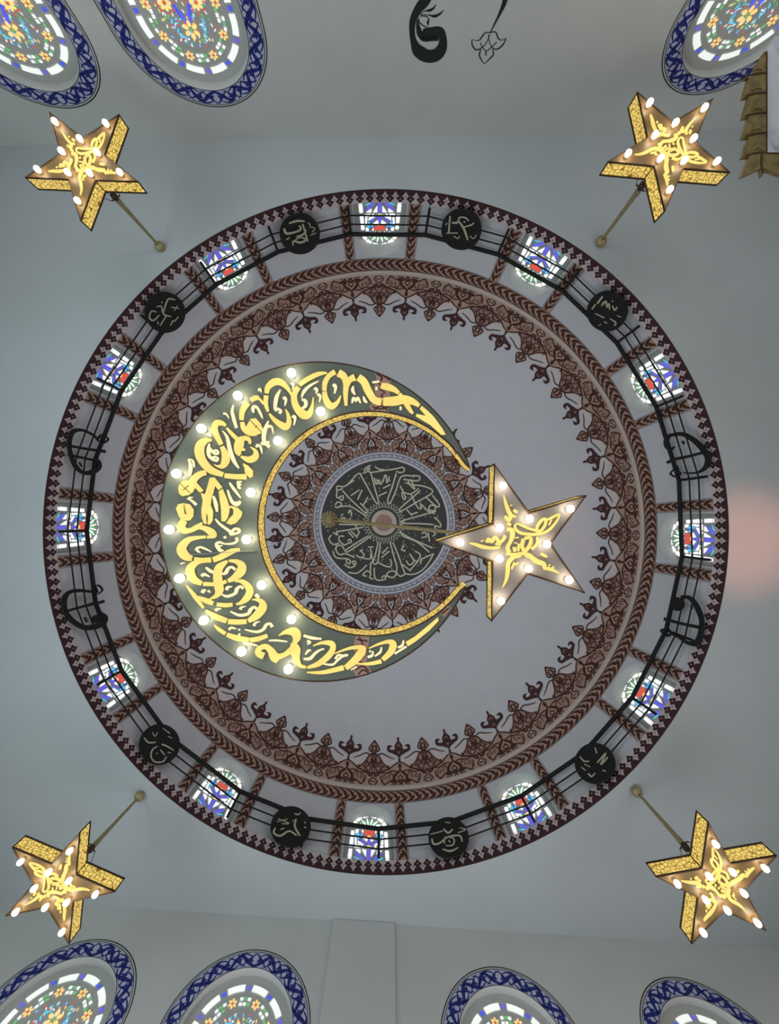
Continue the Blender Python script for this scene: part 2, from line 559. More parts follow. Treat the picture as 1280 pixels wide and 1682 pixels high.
    for sgn in (-1, 1):
        U = 0.235; k = 0
        while (k + 1) * U < T:
            f1 = lambda u, v, k=k, sgn=sgn: bp(sgn * (k + u) * U, R_IN + 0.01 + v * (wd - 0.02), 0.006)
            fl = k % 2
            V = (lambda y: 1 - y) if fl else (lambda y: y)
            q.ribbon([(-0.25, V(0.05), 0.05), (0.2, V(0.12), 0.20), (0.7, V(0.42), 0.30), (1.1, V(0.76), 0.20), (1.6, V(0.95), 0.05)], f1, BLUE, 4)
            q.ribbon([(-0.2, V(0.95), 0.03), (0.2, V(0.80), 0.09), (0.6, V(0.5), 0.12), (1.0, V(0.2), 0.10), (1.3, V(0.06), 0.03)], f1, BLUE, 4)
            q.poly([(0.12, V(0.34)), (0.42, V(0.36)), (0.52, V(0.52)), (0.34, V(0.62)), (0.2, V(0.78)), (0.28, V(0.54))], f1, BLUE)
            q.ribbon([(0.3, V(0.72), 0.03), (0.6, V(0.86), 0.10), (1.0, V(0.96), 0.06), (1.3, V(0.97), 0.02)], f1, BLUE, 3)
            k += 1
    add(q, 'painted_border')
    return root


lab_b = ['arched stained-glass window cut off by the top left corner', 'arched stained-glass window at the top, right of the corner one and above the upper left star lamp',
         'arched stained-glass window at the top right beside the gilded canopy']
lab_f = ['arched stained-glass window at the bottom left, below the lower left star lamp', 'arched stained-glass window at the bottom, left of the shallow pilaster',
         'arched stained-glass window at the bottom, right of the shallow pilaster', 'arched stained-glass window at the bottom right corner']
for (s, z), l in zip(spots_b, lab_b): wall_window(wb, s, z, l)
for (s, z), l in zip(spots_f, lab_f): wall_window(wf, s, z, l)

# black script painted on the back wall
b = MB()
k = 5.333


def wpx(x, y):
    s, z = wb.hit(640 + x / k, y / k); return wb.pt(s, z, 0.004)


Gq = [[(370, -60, 60), (300, 20, 90), (245, 90, 72), (205, 180, 58), (198, 280, 48), (215, 370, 60), (255, 445, 110), (330, 490, 115), (410, 478, 110), (458, 420, 90), (468, 340, 66), (440, 275, 82), (370, 285, 100), (310, 300, 110), (268, 290, 60), (250, 230, 34), (246, 170, 14)],
      [(262, 320, 18), (300, 342, 40), (360, 340, 40), (430, 330, 50)],
      [(270, 125, 8), (310, 95, 8), (350, 90, 24), (385, 70, 18), (410, 35, 3)], [(270, 128, 8), (340, 130, 8), (395, 140, 26), (440, 120, 18), (480, 85, 3)],
      [(268, 140, 8), (320, 142, 9), (345, 170, 9), (335, 195, 22), (342, 222, 4)], [(255, 150, 8), (258, 185, 10), (290, 220, 10), (330, 235, 8)],
      [(1030, -120, 52), (1010, 10, 42), (965, 120, 24), (920, 210, 14), (882, 285, 8)],
      [(880, 285, 9), (840, 285, 9), (810, 320, 12), (780, 355, 8), (722, 345, 4)], [(722, 345, 8), (726, 395, 12), (760, 435, 12), (810, 415, 8), (850, 370, 7), (880, 300, 6)],
      [(880, 285, 9), (930, 280, 10), (950, 330, 12), (980, 350, 8), (1022, 335, 4)], [(1022, 335, 8), (990, 395, 12), (940, 430, 12), (895, 410, 8), (870, 340, 7), (870, 300, 6)],
      [(800, 370, 8), (812, 410, 8), (850, 445, 8), (895, 410, 8), (940, 365, 8)], [(800, 430, 10), (788, 480, 12), (805, 525, 10), (832, 558, 5)], [(905, 430, 10), (908, 480, 12), (870, 520, 10), (832, 558, 5)],
      [(850, 445, 7), (842, 470, 12), (850, 490, 4)]]
for g in Gq: b.ribbon(g, wpx, BLACKP, 6)
o = b.build('painted_script'); o.parent = wall_back; tag(o, 'black painted calligraphy stroke and flower finial')

# ------------------------------------------------------------------ cornice with the scalloped maroon border
b = MB()
rows = [[cyl(ROUT, a, d) for a in full] for d in (DCEIL, DLEDGE)]
b.grid(rows, PLASTER); b.grid([[cyl(ROUT, a, DLEDGE) for a in full], [cyl(RDRUM + 0.5, a, DLEDGE) for a in full]], PLASTER, False)
cornice = tag(b.build('trim_2'), 'round cornice ledge at the foot of the dome drum', 'cornice', kind='structure')
b = MB()


def ledge(r, a, e=0.0):
    return cyl(ROUT - e, a, ROUT * F / r)


b.grid([[ledge(564, a, 0.006) for a in full], [ledge(541.2, a, 0.006) for a in full]], MAROON, False)
NS = 210; st = 360 / NS
for i in range(NS):
    f0 = lambda u, r, i=i: ledge(r, (i + u) * st, 0.012)
    f1 = lambda u, r, i=i: ledge(r, (i + u) * st, 0.018)
    H = [(0.0, 561), (0.10, 557.5), (0.16, 556.5), (0.20, 554.5), (0.38, 553.2), (0.22, 551.5), (0.10, 549.4), (0.07, 548.4), (0.20, 547.0), (0.32, 545), (0.42, 542.6), (0.5, 541.2)]
    b.poly([(0.5 + x, r) for x, r in H] + [(0.5 - x, r) for x, r in reversed(H[1:])], f0, PINKP)
    b.poly([(0.5, 554.8), (0.57, 553), (0.5, 551.4), (0.43, 553)], f1, MAROON)
    b.poly([(0.0, 550.0), (0.06, 548.6), (0.0, 547), (-0.06, 548.6)], f1, PINKP)
o = b.build('scallop_pattern'); o.parent = cornice

# ------------------------------------------------------------------ drum wall with twelve arched niches
HW, DS = 0.64, 10.69         # half width of a niche, springing height
HA = math.degrees(HW / RDRUM)
DTOP = DSPR
b = MB()
n = 16
for kx in range(12):
    c0 = 30 * kx
    cols = [c0 + HA * sin(-pi / 2 + pi * i / (2 * n)) for i in range(2 * n + 1)]
    top = [DS + sqrt(max(0, HW ** 2 - (RDRUM * RAD(a - c0)) ** 2)) for a in cols]
    b.grid([[cyl(RDRUM, a, d) for a, d in zip(cols, top)], [cyl(RDRUM, a, DTOP) for a in cols]], DOMEP)
    rest = arange(c0 + HA, c0 + 30 - HA, 1.0)
    b.grid([[cyl(RDRUM, a, d) for a in rest] for d in (DLEDGE, 10.0, 10.7, 11.3, DTOP)], DOMEP)
drum = tag(b.build('wall_drum'), 'round drum wall of the dome with twelve arched windows', 'drum', kind='structure')

# braid band, outline and beige moulding at the top of the drum (paint)
b = MB()


def ring(bb, r0, r1, m, lift, step=1.25):
    an = arange(0, 360, step)
    bb.grid([[surf(r0, a, lift) for a in an], [surf(r1, a, lift) for a in an]], m, False)


ring(b, 447, 428.5, TAN, 0.008)
ring(b, 447.6, 446.8, BROWN, 0.014); ring(b, 429.0, 428.0, BROWN, 0.014)
NB = 228; st = 360 / NB
for i in range(NB):
    f1 = lambda u, r, i=i: surf(446.0 - r * 16.5, (i + u) * st, 0.016)
    b.ribbon([(0.0, 0.62, 0.05), (0.12, 0.42, 0.3), (0.45, 0.18, 0.28), (0.95, 0.06, 0.12), (1.2, 0.05, 0.04)], f1, BROWN, 3, k=1.02)
    b.ribbon([(0.38, 0.36, 0.12), (0.5, 0.56, 0.42), (0.8, 0.8, 0.22), (1.2, 0.94, 0.12), (1.5, 0.96, 0.04)], f1, BROWN, 3, k=1.02)
o = b.build('braid_band'); o.parent = drum
b = MB()
pr = [(427.5, 0.0), (427.0, 0.05), (424.5, 0.10), (421, 0.10), (419.0, 0.05), (418.5, 0.0)]
b.grid([[surf(r, a, l) for a in full] for r, l in pr], BEIGE)
tag(b.build('trim_3'), 'narrow beige moulding ring at the springing of the dome', 'moulding', kind='structure')


def pilaster(ac, par):
    bb = MB()
    mk = lambda x, r, lift: surf(r, ac + math.degrees(x / r), lift)
    rs = arange(447, 540.5, 6)
    for x0, x1, m, lf in ((-8.2, 8.2, TAN, 0.006), (-8.9, -8.2, BROWN, 0.008), (8.2, 8.9, BROWN, 0.008), (-10.9, -10.3, BROWN, 0.006), (10.3, 10.9, BROWN, 0.006)):
        bb.grid([[mk(x0 * (0.75 + 0.25 * (r - 447) / 94), r, lf) for r in rs], [mk(x1 * (0.75 + 0.25 * (r - 447) / 94), r, lf) for r in rs]], m, False)
    k = 0; r = 449.0
    while r < 536:
        L = 12.0 + 2.0 * (r - 447) / 94
        fn = lambda u, v, r=r, L=L: mk((u - 0.5) * 15.5 * (0.75 + 0.25 * (r - 447) / 94), min(540.4, r + v * L), 0.014)
        bb.ribbon([(0.62, 0.0, 0.05), (0.42, 0.12, 0.3), (0.18, 0.45, 0.30), (0.06, 0.95, 0.14), (0.05, 1.2, 0.04)], fn, BROWN, 3, k=1.02)
        bb.ribbon([(0.36, 0.38, 0.12), (0.56, 0.5, 0.42), (0.8, 0.8, 0.24), (0.94, 1.2, 0.14), (0.96, 1.4, 0.04)], fn, BROWN, 3, k=1.02)
        r += L; k += 1
    o = bb.build('braid_pilaster'); o.parent = par


for kx in range(12):
    for sg in (-1, 1): pilaster(30 * kx + sg * 6.1, drum)

# ------------------------------------------------------------------ drum windows
K = 8.007
POS = ['at the top centre', 'at one o\'clock', 'at two o\'clock, above the right letter emblem', 'at three o\'clock on the far right', 'at four o\'clock', 'at five o\'clock',
       'at the bottom centre', 'at seven o\'clock', 'at eight o\'clock', 'at nine o\'clock on the far left', 'at ten o\'clock', 'at eleven o\'clock']
RG = 8.35


def drum_window(kx):
    ac = 30 * kx
    org = cyl(RDRUM, ac, DLEDGE)
    root = empty('window_%d' % (kx + 1), org, 'small arched stained-glass drum window ' + POS[kx] + ' of the dome ring', 'window', None, 'structure')

    def add(m, name, par=root):
        o = m.build(name, None, org); o.parent = par; o.location = (0, 0, 0); return o
    n = 14
    an = [ac + HA * sin(-pi / 2 + pi * i / (2 * n)) for i in range(2 * n + 1)]
    tp = [DS + sqrt(max(0, HW ** 2 - (RDRUM * RAD(a - ac)) ** 2)) for a in an]
    pts = [(an[0], DLEDGE)] + list(zip(an, tp)) + [(an[-1], DLEDGE)]
    r = MB(); r.grid([[cyl(RDRUM, a, d) for a, d in pts], [cyl(RG, a, d) for a, d in pts]], PLASTER)
    add(r, 'window_reveal')
    p = MB(); p.grid([[cyl(RG, a, DLEDGE) for a in an], [cyl(RG, a, d) for a, d in zip(an, tp)]], LEAD)
    add(p, 'plaster_lattice')
    g = MB()

    def fn(x, y, ox=512):   # x to the side, y towards the crown
        r = 871 - (310 + y / K); return cyl(RG - 0.015, ac + math.degrees((x / K) / r), RG * F / r)
    Pn = lambda pts, m: g.poly(pts, fn, m)

    def both(pts, m):
        Pn(pts, m); Pn([(-x, y) for x, y in pts], m)

    def sl(x0, y0, x1, y1, wd, m, mir=True):
        for s in ((1, -1) if mir else (1,)):
            g.ribbon([(s * x0, y0, wd * 0.4), (s * (x0 + x1) / 2, (y0 + y1) / 2, wd), (s * x1, y1, wd * 0.4)], fn, m, 2)
    for y0, y1 in ((20, 90), (100, 170), (182, 285), (322, 432), (452, 520)):
        k0 = 1 - (y0 - 150) / 2600; k1 = 1 - (y1 - 150) / 2600
        both([(232 * k0, y0), (280 * k0, y0), (280 * k1, y1), (232 * k1, y1)], GW)
    # crown chain of white panes
    for a0, a1 in ((4, 26), (32, 52), (58, 76)):
        Q = []
        for rr in (1.0, 0.80):
            arc = [(238 * rr * sin(RAD(a0 + (a1 - a0) * i / 4)), 540 + 215 * rr * cos(RAD(a0 + (a1 - a0) * i / 4))) for i in range(5)]
            Q += arc if rr == 1.0 else arc[::-1]
        both(Q, GW)
        xm, ym = 215 * sin(RAD(a1 + 3)), 540 + 195 * cos(RAD(a1 + 3))
        both([(xm - 12, ym - 10), (xm + 10, ym - 12), (xm + 12, ym + 10), (xm - 10, ym + 12)], GO)
    # fan of green and white slivers
    for i in range(-6, 7):
        a = RAD(i * 13)
        x0, y0 = 60 * sin(a), 560 + 40 * cos(a); x1, y1 = 165 * sin(a), 560 + 135 * cos(a)
        sl(x0, y0, x1, y1, 20, GG if i % 2 == 0 else GW, False)
        sl(x0 * 1.25, y0 + 15, x1 * 0.95, y1 - 25, 10, GW if i % 2 == 0 else GG, False)
    for i in range(-5, 6):
        x = i * 30; sl(x, 548, x, 575, 12, GG if i % 2 else GW, False)
    # star of purple, white fields, teal leaves, red base
    Pn([(-26, 60), (26, 60), (24, 300), (-24, 300)], GP)
    both([(30, 130), (110, 150), (190, 250), (160, 262), (90, 205)], GP)
    both([(34, 200), (90, 290), (34, 290)], GW); both([(110, 235), (180, 285), (110, 290)], GW)
    sl(60, 170, 170, 215, 22, GG); sl(90, 150, 200, 190, 18, GT); sl(120, 130, 200, 150, 16, GG)
    both([(40, 20), (150, 20), (200, 110), (120, 130), (60, 90)], GW)
    Pn([(-24, 310), (24, 310), (24, 345), (-24, 345)], GO); both([(30, 310), (60, 312), (58, 340), (30, 342)], GG)
    both([(76, 310), (100, 312), (98, 342), (78, 340)], GW); both([(120, 310), (196, 312), (190, 350), (130, 340)], GW)
    Pn([(-20, 350), (20, 350), (22, 410), (0, 440), (-22, 410)], GP)
    both([(24, 350), (50, 350), (135, 408), (105, 425)], GP)
    both([(62, 352), (140, 352), (150, 400)], GW)
    both([(26, 395), (88, 440), (30, 448), (14, 440)], GW)
    for i in range(6):
        a = RAD(-60 + 40 * i); sl(125 + 14 * cos(a), 455 + 14 * sin(a), 125 + 52 * cos(a), 455 + 52 * sin(a), 22, (GT, GY, GT, GT, GB, GT)[i])
    both([(160, 360), (190, 360), (188, 470), (172, 440)], GW)
    Pn([(-62, 470), (62, 470), (74, 535), (-74, 535)], GR); Pn([(-20, 452), (20, 452), (24, 476), (-24, 476)], GO)
    both([(80, 500), (100, 520), (96, 540), (80, 540)], GW); both([(150, 500), (184, 490), (180, 540), (140, 540)], GW)
    add(g, 'stained_glass')


for kx in range(12): drum_window(kx)

# ------------------------------------------------------------------ dome shell with painted friezes and medallion
b = MB()
rr = [430, 425, 418, 405, 390, 370, 350, 325, 300, 270, 240, 210, 180, 150, 120, 90, 60, 30, 10, 0.5]
b.grid([[surf(r, a) for a in full] for r in rr], DOMEP)
b.face([surf(0.5, a) for a in full[:-1:8]], DOMEP)
dome = tag(b.build('dome'), 'pale plaster dome with brown lace friezes and a dark calligraphy medallion', 'dome', kind='structure')

KC = 10.515
HALF = 6.3


def unit_conv(x, y):
    u, v = 600 + x / KC, 400 + y / KC
    c = (632, 869.5)
    xf = 740 - (y - 500) * 0.0536; xl = 265 + (y - 500) * 0.0584
    return hypot(u - c[0], v - c[1]), -HALF * (xf - x) / (xf - xl)


FILL = [
    (TAN, 0.006, [(262, 492), (420, 470), (600, 455), (742, 450), (733, 700), (725, 935), (650, 900), (560, 835), (430, 765), (350, 695), (285, 690)]),
    (ROSE, 0.010, [(405, 700), (405, 620), (470, 560), (560, 620), (640, 650), (680, 770), (600, 775), (500, 740)]),
    (ROSE, 0.008, [(285, 690), (345, 700), (430, 770), (540, 820), (540, 850), (470, 900), (400, 990), (370, 1030), (300, 1070)]),
    (PALE, 0.008, [(548, 850), (620, 885), (712, 950), (640, 1000), (560, 1012), (440, 1062), (382, 1032), (450, 940)]),
    (ROSE, 0.008, [(302, 1070), (395, 1130), (318, 1250), (310, 1262)]),
    (PLUM, 0.010, [(716, 985), (695, 1040), (600, 1088), (540, 1105), (518, 1150), (535, 1200), (575, 1205), (602, 1182), (570, 1172), (556, 1140), (600, 1128), (640, 1140), (636, 1200), (670, 1250), (688, 1290), (676, 1310), (690, 1345), (700, 1345)]),
    (BROWN, 0.012, [(733, 790), (692, 852), (728, 912)]),
    (ROSE, 0.016, [(712, 1060), (696, 1085), (688, 1120), (706, 1105)]),
    (ROSE, 0.016, [(700, 1150), (672, 1185), (692, 1235)]),
    (BROWN, 0.012, [(735, 935), (697, 965), (730, 995)]),
]
STRK = [
    [(262, 505, 14), (360, 500, 14), (450, 535, 14), (550, 605, 14), (630, 640, 16)],
    [(470, 545, 13), (415, 600, 13), (398, 660, 13), (412, 700, 10)],
    [(450, 535, 13), (540, 488, 13), (640, 500, 13), (745, 590, 14), (830, 680, 14), (738, 772, 13)],
    [(690, 465, 14), (600, 550, 16), (550, 515, 12), (490, 505, 10)],
    [(740, 470, 12), (650, 560, 12), (740, 650, 12)],
    [(570, 605, 26), (640, 592, 30), (618, 660, 28), (645, 725, 20), (700, 775, 14), (740, 810, 14)],
    [(740, 610, 14), (690, 665, 14), (738, 725, 14)],
    [(410, 742, 12), (500, 740, 14), (600, 782, 14), (690, 772, 12)],
    [(285, 688, 18), (342, 692, 18), (400, 752, 20), (540, 808, 18), (640, 892, 14), (728, 945, 14)],
    [(548, 812, 22), (500, 850, 15), (440, 905, 14), (380, 1012, 18), (300, 1072, 14)],
    [(470, 825, 12), (418, 880, 12), (392, 950, 12)],
    [(288, 700, 14), (335, 745, 14), (345, 790, 12), (292, 800, 12)],
    [(290, 720, 26), (292, 770, 14)],
    [(292, 825, 16), (350, 850, 14), (358, 905, 12), (295, 905, 14), (340, 950, 14), (300, 985, 12)],
    [(296, 1062, 12), (335, 1005, 12), (298, 935, 16), (292, 830, 14)],
    [(268, 528, 14), (312, 555, 14), (345, 600, 14), (305, 640, 14), (276, 665, 14)],
    [(275, 600, 16), (310, 596, 12)],
    [(366, 1040, 14), (440, 1062, 15), (540, 1010, 13), (630, 978, 9)],
    [(300, 1070, 16), (392, 1130, 14), (312, 1272, 16)],
    [(306, 1100, 18), (340, 1140, 12), (310, 1195, 14)],
    [(528, 650, 10), (546, 700, 10), (538, 750, 9)],
    [(450, 560, 9), (430, 610, 9), (440, 680, 9), (480, 715, 9)], [(640, 560, 12), (600, 520, 10)], [(290, 860, 10), (330, 880, 10), (330, 940, 10), (296, 960, 10)], [(430, 790, 12), (400, 840, 12), (370, 870, 14), (390, 920, 12)], [(520, 830, 16), (545, 850, 14), (525, 862, 10)], [(700, 860, 14), (735, 900, 20)], [(705, 1110, 16), (690, 1150, 14), (700, 1200, 14)], [(655, 1130, 12), (650, 1200, 12), (690, 1270, 14)], [(700, 1290, 22), (698, 1345, 12)], [(314, 1240, 20), (312, 1280, 12)], [(350, 1105, 12), (330, 1150, 14), (345, 1190, 10)], [(310, 715, 12), (360, 740, 12), (400, 800, 14), (440, 850, 12)], [(290, 1000, 20), (296, 1030, 14)], [(610, 700, 10), (580, 740, 12), (560, 790, 10)], [(470, 640, 10), (500, 690, 10)], [(690, 520, 12), (660, 500, 10)],
    [(716, 985, 10), (690, 1040, 14), (600, 1088, 22), (540, 1105, 18), (520, 1150, 14), (540, 1198, 12), (600, 1182, 12)],
]


def frieze(name, N, off, conv, par):
    bb = MB()
    P = 360 / N
    for i in range(N):
        for mir in (1, -1):
            for m, lf, pl in FILL:
                q = [conv(*unit_conv(x, y)) for x, y in pl]
                bb.poly(q, lambda r, a, lf=lf: surf(r, off + i * P + mir * a, lf), m, maxe=(14, 1.6 if N > 20 else 2.8))
            for s in STRK:
                L, R = ribbon2d(s, 3, 1.32)
                A = [conv(*unit_conv(*p)) for p in L]; Bq = [conv(*unit_conv(*p)) for p in R]
                bb.grid([[surf(r, off + i * P + mir * a, 0.024) for r, a in A], [surf(r, off + i * P + mir * a, 0.024) for r, a in Bq]], BROWN, False)
    o = bb.build(name); o.parent = par
    return o


HALF = 6.3
frieze('floral_frieze', 28, 6.1, lambda r, a: (r, a / HALF * (360 / 56)), dome)
frieze('rosette_frieze', 16, -8.0, lambda r, a: (118 + (419 - r) * 1.06, a / HALF * (360 / 32)), dome)

# calligraphy medallion in the crown
b = MB()
ring(b, 118, 103, LAV, 0.03, 3)
ring(b, 117.6, 116.4, DISC, 0.036, 3); ring(b, 113.8, 113.0, BLACKP, 0.036, 3); ring(b, 108.2, 107.4, BLACKP, 0.036, 3)
b.grid([[surf(r, a, 0.034) for a in arange(0, 360, 3)] for r in (103.5, 90, 75, 60, 45, 30, 18, 8, 0.3)], DISC, False)
for i in range(72):
    f1 = lambda u, r, i=i: surf(r, (i + u) * 5, 0.038)
    b.ribbon(WF([(0.1, 112), (0.75, 112), (0.75, 109.3), (0.3, 109.3), (0.3, 110.8), (0.55, 110.8)], 0.0) and [(0.1, 112, .07), (0.75, 112, .07)], f1, BLACKP, 1, k=9)
    b.face([f1(0.06, 112.6), f1(0.12, 112.6), f1(0.12, 108.6), f1(0.06, 108.6)], BLACKP)
    b.face([f1(0.3, 110.9), f1(0.82, 110.9), f1(0.82, 110.3), f1(0.3, 110.3)], BLACKP)
    b.face([f1(0.3, 109.4), f1(0.7, 109.4), f1(0.7, 108.8), f1(0.3, 108.8)], BLACKP)
med = b.build('medallion'); med.parent = dome; tag(med, 'dark round medallion with radial cream calligraphy and a pale key border')
b = MB()
KM = 4.571


def medpx(x, y, lift=0.07):
    u, v = 500 + x / KM - 631, 730 + y / KM - 859
    r = hypot(u, v); a = math.degrees(atan2(u, -v))
    # undo the angle warp so the pixel direction is kept
    lo = a
    for _ in range(6): lo += a - warp(lo)
    return surf(r, lo, lift)


MS = [
    [(420, 225), (480, 330), (528, 420), (550, 445), (556, 420), (530, 330), (500, 215)],
    [(690, 215), (660, 320), (630, 400), (628, 436), (650, 432), (690, 340), (728, 242), (800, 236), (865, 240), (855, 272), (790, 268), (745, 262)],
    [(872, 345), (800, 410), (722, 478), (718, 502), (745, 492), (850, 430), (950, 372), (958, 340), (890, 312), (800, 302), (765, 285)],
    [(285, 345), (360, 425), (440, 498), (466, 516), (468, 492), (420, 440)],
    [(290, 330), (246, 345), (250, 312), (310, 312), (400, 222), (432, 228)], [(310, 312), (372, 270)], [(246, 345), (245, 400), (290, 385), (285, 420), (260, 400)],
    [(990, 500), (880, 532), (745, 572), (748, 592), (860, 594), (970, 602)], [(985, 500), (935, 490), (950, 455), (985, 470), (975, 510)],
    [(232, 455), (250, 432), (282, 448), (250, 474), (230, 465)], [(250, 470), (340, 464), (425, 512), (470, 540)],
    [(240, 655), (340, 640), (440, 622)], [(260, 600), (380, 602), (460, 600)], [(215, 660), (250, 680), (240, 655)], [(380, 600), (410, 660), (390, 690)],
    [(500, 690), (420, 745), (330, 805), (310, 800)], [(475, 690), (400, 735), (300, 800)], [(205, 680), (185, 710), (215, 750), (262, 740)],
    [(330, 740), (300, 755), (262, 720), (265, 690), (300, 690)], [(330, 740), (352, 735), (345, 712), (325, 725)],
    [(240, 760), (240, 800), (270, 828), (310, 820), (380, 850)], [(240, 760), (280, 760), (300, 790)],
    [(215, 800), (240, 850), (330, 860), (345, 890), (318, 890), (320, 860)], [(300, 900), (340, 925), (380, 910), (385, 880), (360, 880), (375, 905)], [(330, 960), (400, 965), (470, 905)],
    [(556, 735), (540, 800), (520, 870), (495, 892)], [(572, 740), (562, 810), (550, 885), (520, 892), (498, 780)], [(480, 770), (520, 770)],
    [(645, 735), (670, 830), (695, 920), (690, 960)], [(665, 735), (705, 830), (742, 935), (765, 972), (840, 970), (910, 920), (972, 820)], [(972, 820), (900, 852), (880, 860), (872, 900)],
    [(715, 655), (790, 700), (880, 742), (965, 778)], [(730, 665), (745, 690), (850, 735), (940, 810)], [(880, 700), (920, 690), (905, 660), (880, 670)],
    [(450, 205), (465, 172), (490, 180), (492, 210), (600, 195), (645, 190), (700, 180), (742, 172), (750, 200), (720, 212), (690, 202)],
    [(440, 215), (470, 205), (480, 165), (500, 160)], [(530, 165), (560, 185), (600, 190)],
    [(525, 250), (540, 300), (560, 265), (575, 300), (600, 250), (615, 230), (620, 290), (640, 240)], [(560, 300), (540, 260)], [(560, 385), (620, 358)], [(590, 330), (650, 300)],
    [(545, 880), (590, 905), (640, 920), (655, 895), (645, 860)], [(580, 850), (640, 800)], [(585, 820), (630, 770)],
    [(765, 872), (790, 905), (822, 880), (800, 830)], [(790, 820), (840, 880), (872, 830), (830, 800)], [(735, 900), (800, 950)], [(790, 950), (860, 870)],
    [(525, 925), (530, 1000), (560, 1020), (610, 1010), (600, 985), (580, 1005)], [(610, 1000), (630, 960), (672, 950), (690, 975), (660, 1000), (620, 985)], [(690, 960), (720, 990), (760, 972)],
    [(470, 990), (440, 980), (470, 950), (500, 970), (490, 1000), (520, 1010)], [(500, 890), (495, 960)],
    [(390, 830), (420, 850), (450, 830), (425, 800)], [(430, 850), (490, 860), (500, 820)], [(415, 800), (440, 790)],
    [(720, 310), (760, 400), (745, 410), (735, 360), (800, 372), (860, 330)], [(800, 372), (850, 470), (880, 480), (870, 440)], [(780, 270), (800, 310), (830, 335), (800, 262)],
    [(910, 390), (950, 430), (1000, 470), (1012, 450), (960, 380)], [(880, 450), (930, 500), (980, 520)], [(975, 545), (1020, 590), (1022, 620), (980, 610), (990, 640), (1010, 660)], [(960, 650), (985, 670), (965, 690)],
    [(930, 660), (940, 730)], [(975, 715), (1030, 745)], [(400, 415), (435, 340)], [(442, 458), (478, 395)], [(350, 385), (415, 340)], [(770, 490), (810, 535)], [(800, 525), (850, 510)],
    [(330, 520), (345, 490), (355, 540)], [(270, 560), (300, 550), (320, 580), (350, 550)], [(750, 760), (730, 790), (760, 800)], [(330, 655), (370, 700)], [(350, 650), (400, 700)], [(275, 540), (290, 520)],
]
for s in MS: b.ribbon(WF(s, 10.5), medpx, CREAM, 4)
for ph in (0, pi / 18):
    zz = []
    for i in range(37):
        a = 2 * pi * i / 36 + ph; r = 160 if i % 2 else 114
        zz.append((598 + r * cos(a), 588 + r * sin(a), 7.5))
    b.ribbon(zz, medpx, CREAM, 1)
for r0, r1, m in ((96, 78, BEIGE), (78, 64, BROWN), (64, 0, ROSE)):
    pts = [(598 + r0 * cos(2 * pi * i / 40), 588 + r0 * sin(2 * pi * i / 40)) for i in range(40)]
    b.poly(pts, lambda x, y, r0=r0: medpx(x, y, 0.08 + (100 - r0) * 0.0003), m)
for i in range(170):
    a = random.uniform(0, 2 * pi); r = random.uniform(190, 440)
    x, y = 598 + r * cos(a), 588 + r * sin(a); s = random.uniform(3.5, 5.5)
    b.face([medpx(x + s, y), medpx(x, y + s), medpx(x - s, y), medpx(x, y - s)], CREAM)
o = b.build('lettering'); o.parent = med

# ------------------------------------------------------------------ iron railing standing on the ledge
PA = [-111, -96.6, -82.2, -67.8, -53.4, -39, -24.5, -9.7, 5, 19.5, 34, 48.4, 62.8, 77.2, 91.2, 105, 119, 136, 152, 166, 180, 193.6, 208, 221.5, 235.5]
RR = 7.85


def railpt(th, d):
    r = RR * F / d; c = cen(r); return W(c[0] + r * cos(RAD(th)), c[1] + r * sin(RAD(th)), d)


rail_root = empty('railing', railpt(-90, DLEDGE), 'black iron railing of three rails and short posts circling the dome drum', 'railing')


def addw(m, name, root):
    o = m.build(name, None, tuple(root.location)); o.parent = root; o.location = (0, 0, 0); return o


for nm, d, r in (('top_rail', 10.25, 0.052), ('middle_rail', 9.91, 0.018), ('lower_rail', 9.62, 0.018)):
    b = MB(); b.tube([railpt(t, d) for t in PA], r, IRON, 8, closed=True); addw(b, nm, rail_root)
for t in PA:
    b = MB(); b.tube([railpt(t, DLEDGE), railpt(t, 10.25)], 0.034, IRON, 8); addw(b, 'post', rail_root)

# round calligraphy plaques and letter emblems mounted on the railing
RP = 7.74


def plate_map(uc, vc, off=0.0):
    c = cen(500); th = atan2(vc - c[1], uc - c[0])
    # upright plane tangent to the railing circle
    rho = RP - off
    ctr = railpt(math.degrees(th), 10.0); nrm = Vector((-cos(th), -sin(th), 0))
    ax = (W(c[0], c[1], 10.0)); p0 = Vector((ax.x, ax.y, 0)) + Vector((cos(th), sin(th), 0)) * rho

    def fn(u, v):
        d = Vector(((u - CX) / F, (v - CY) / F, 1.0)); t = p0.dot(nrm) / (d.x * nrm.x + d.y * nrm.y)
        return Vector((d.x * t, d.y * t, CAM + t))
    return fn


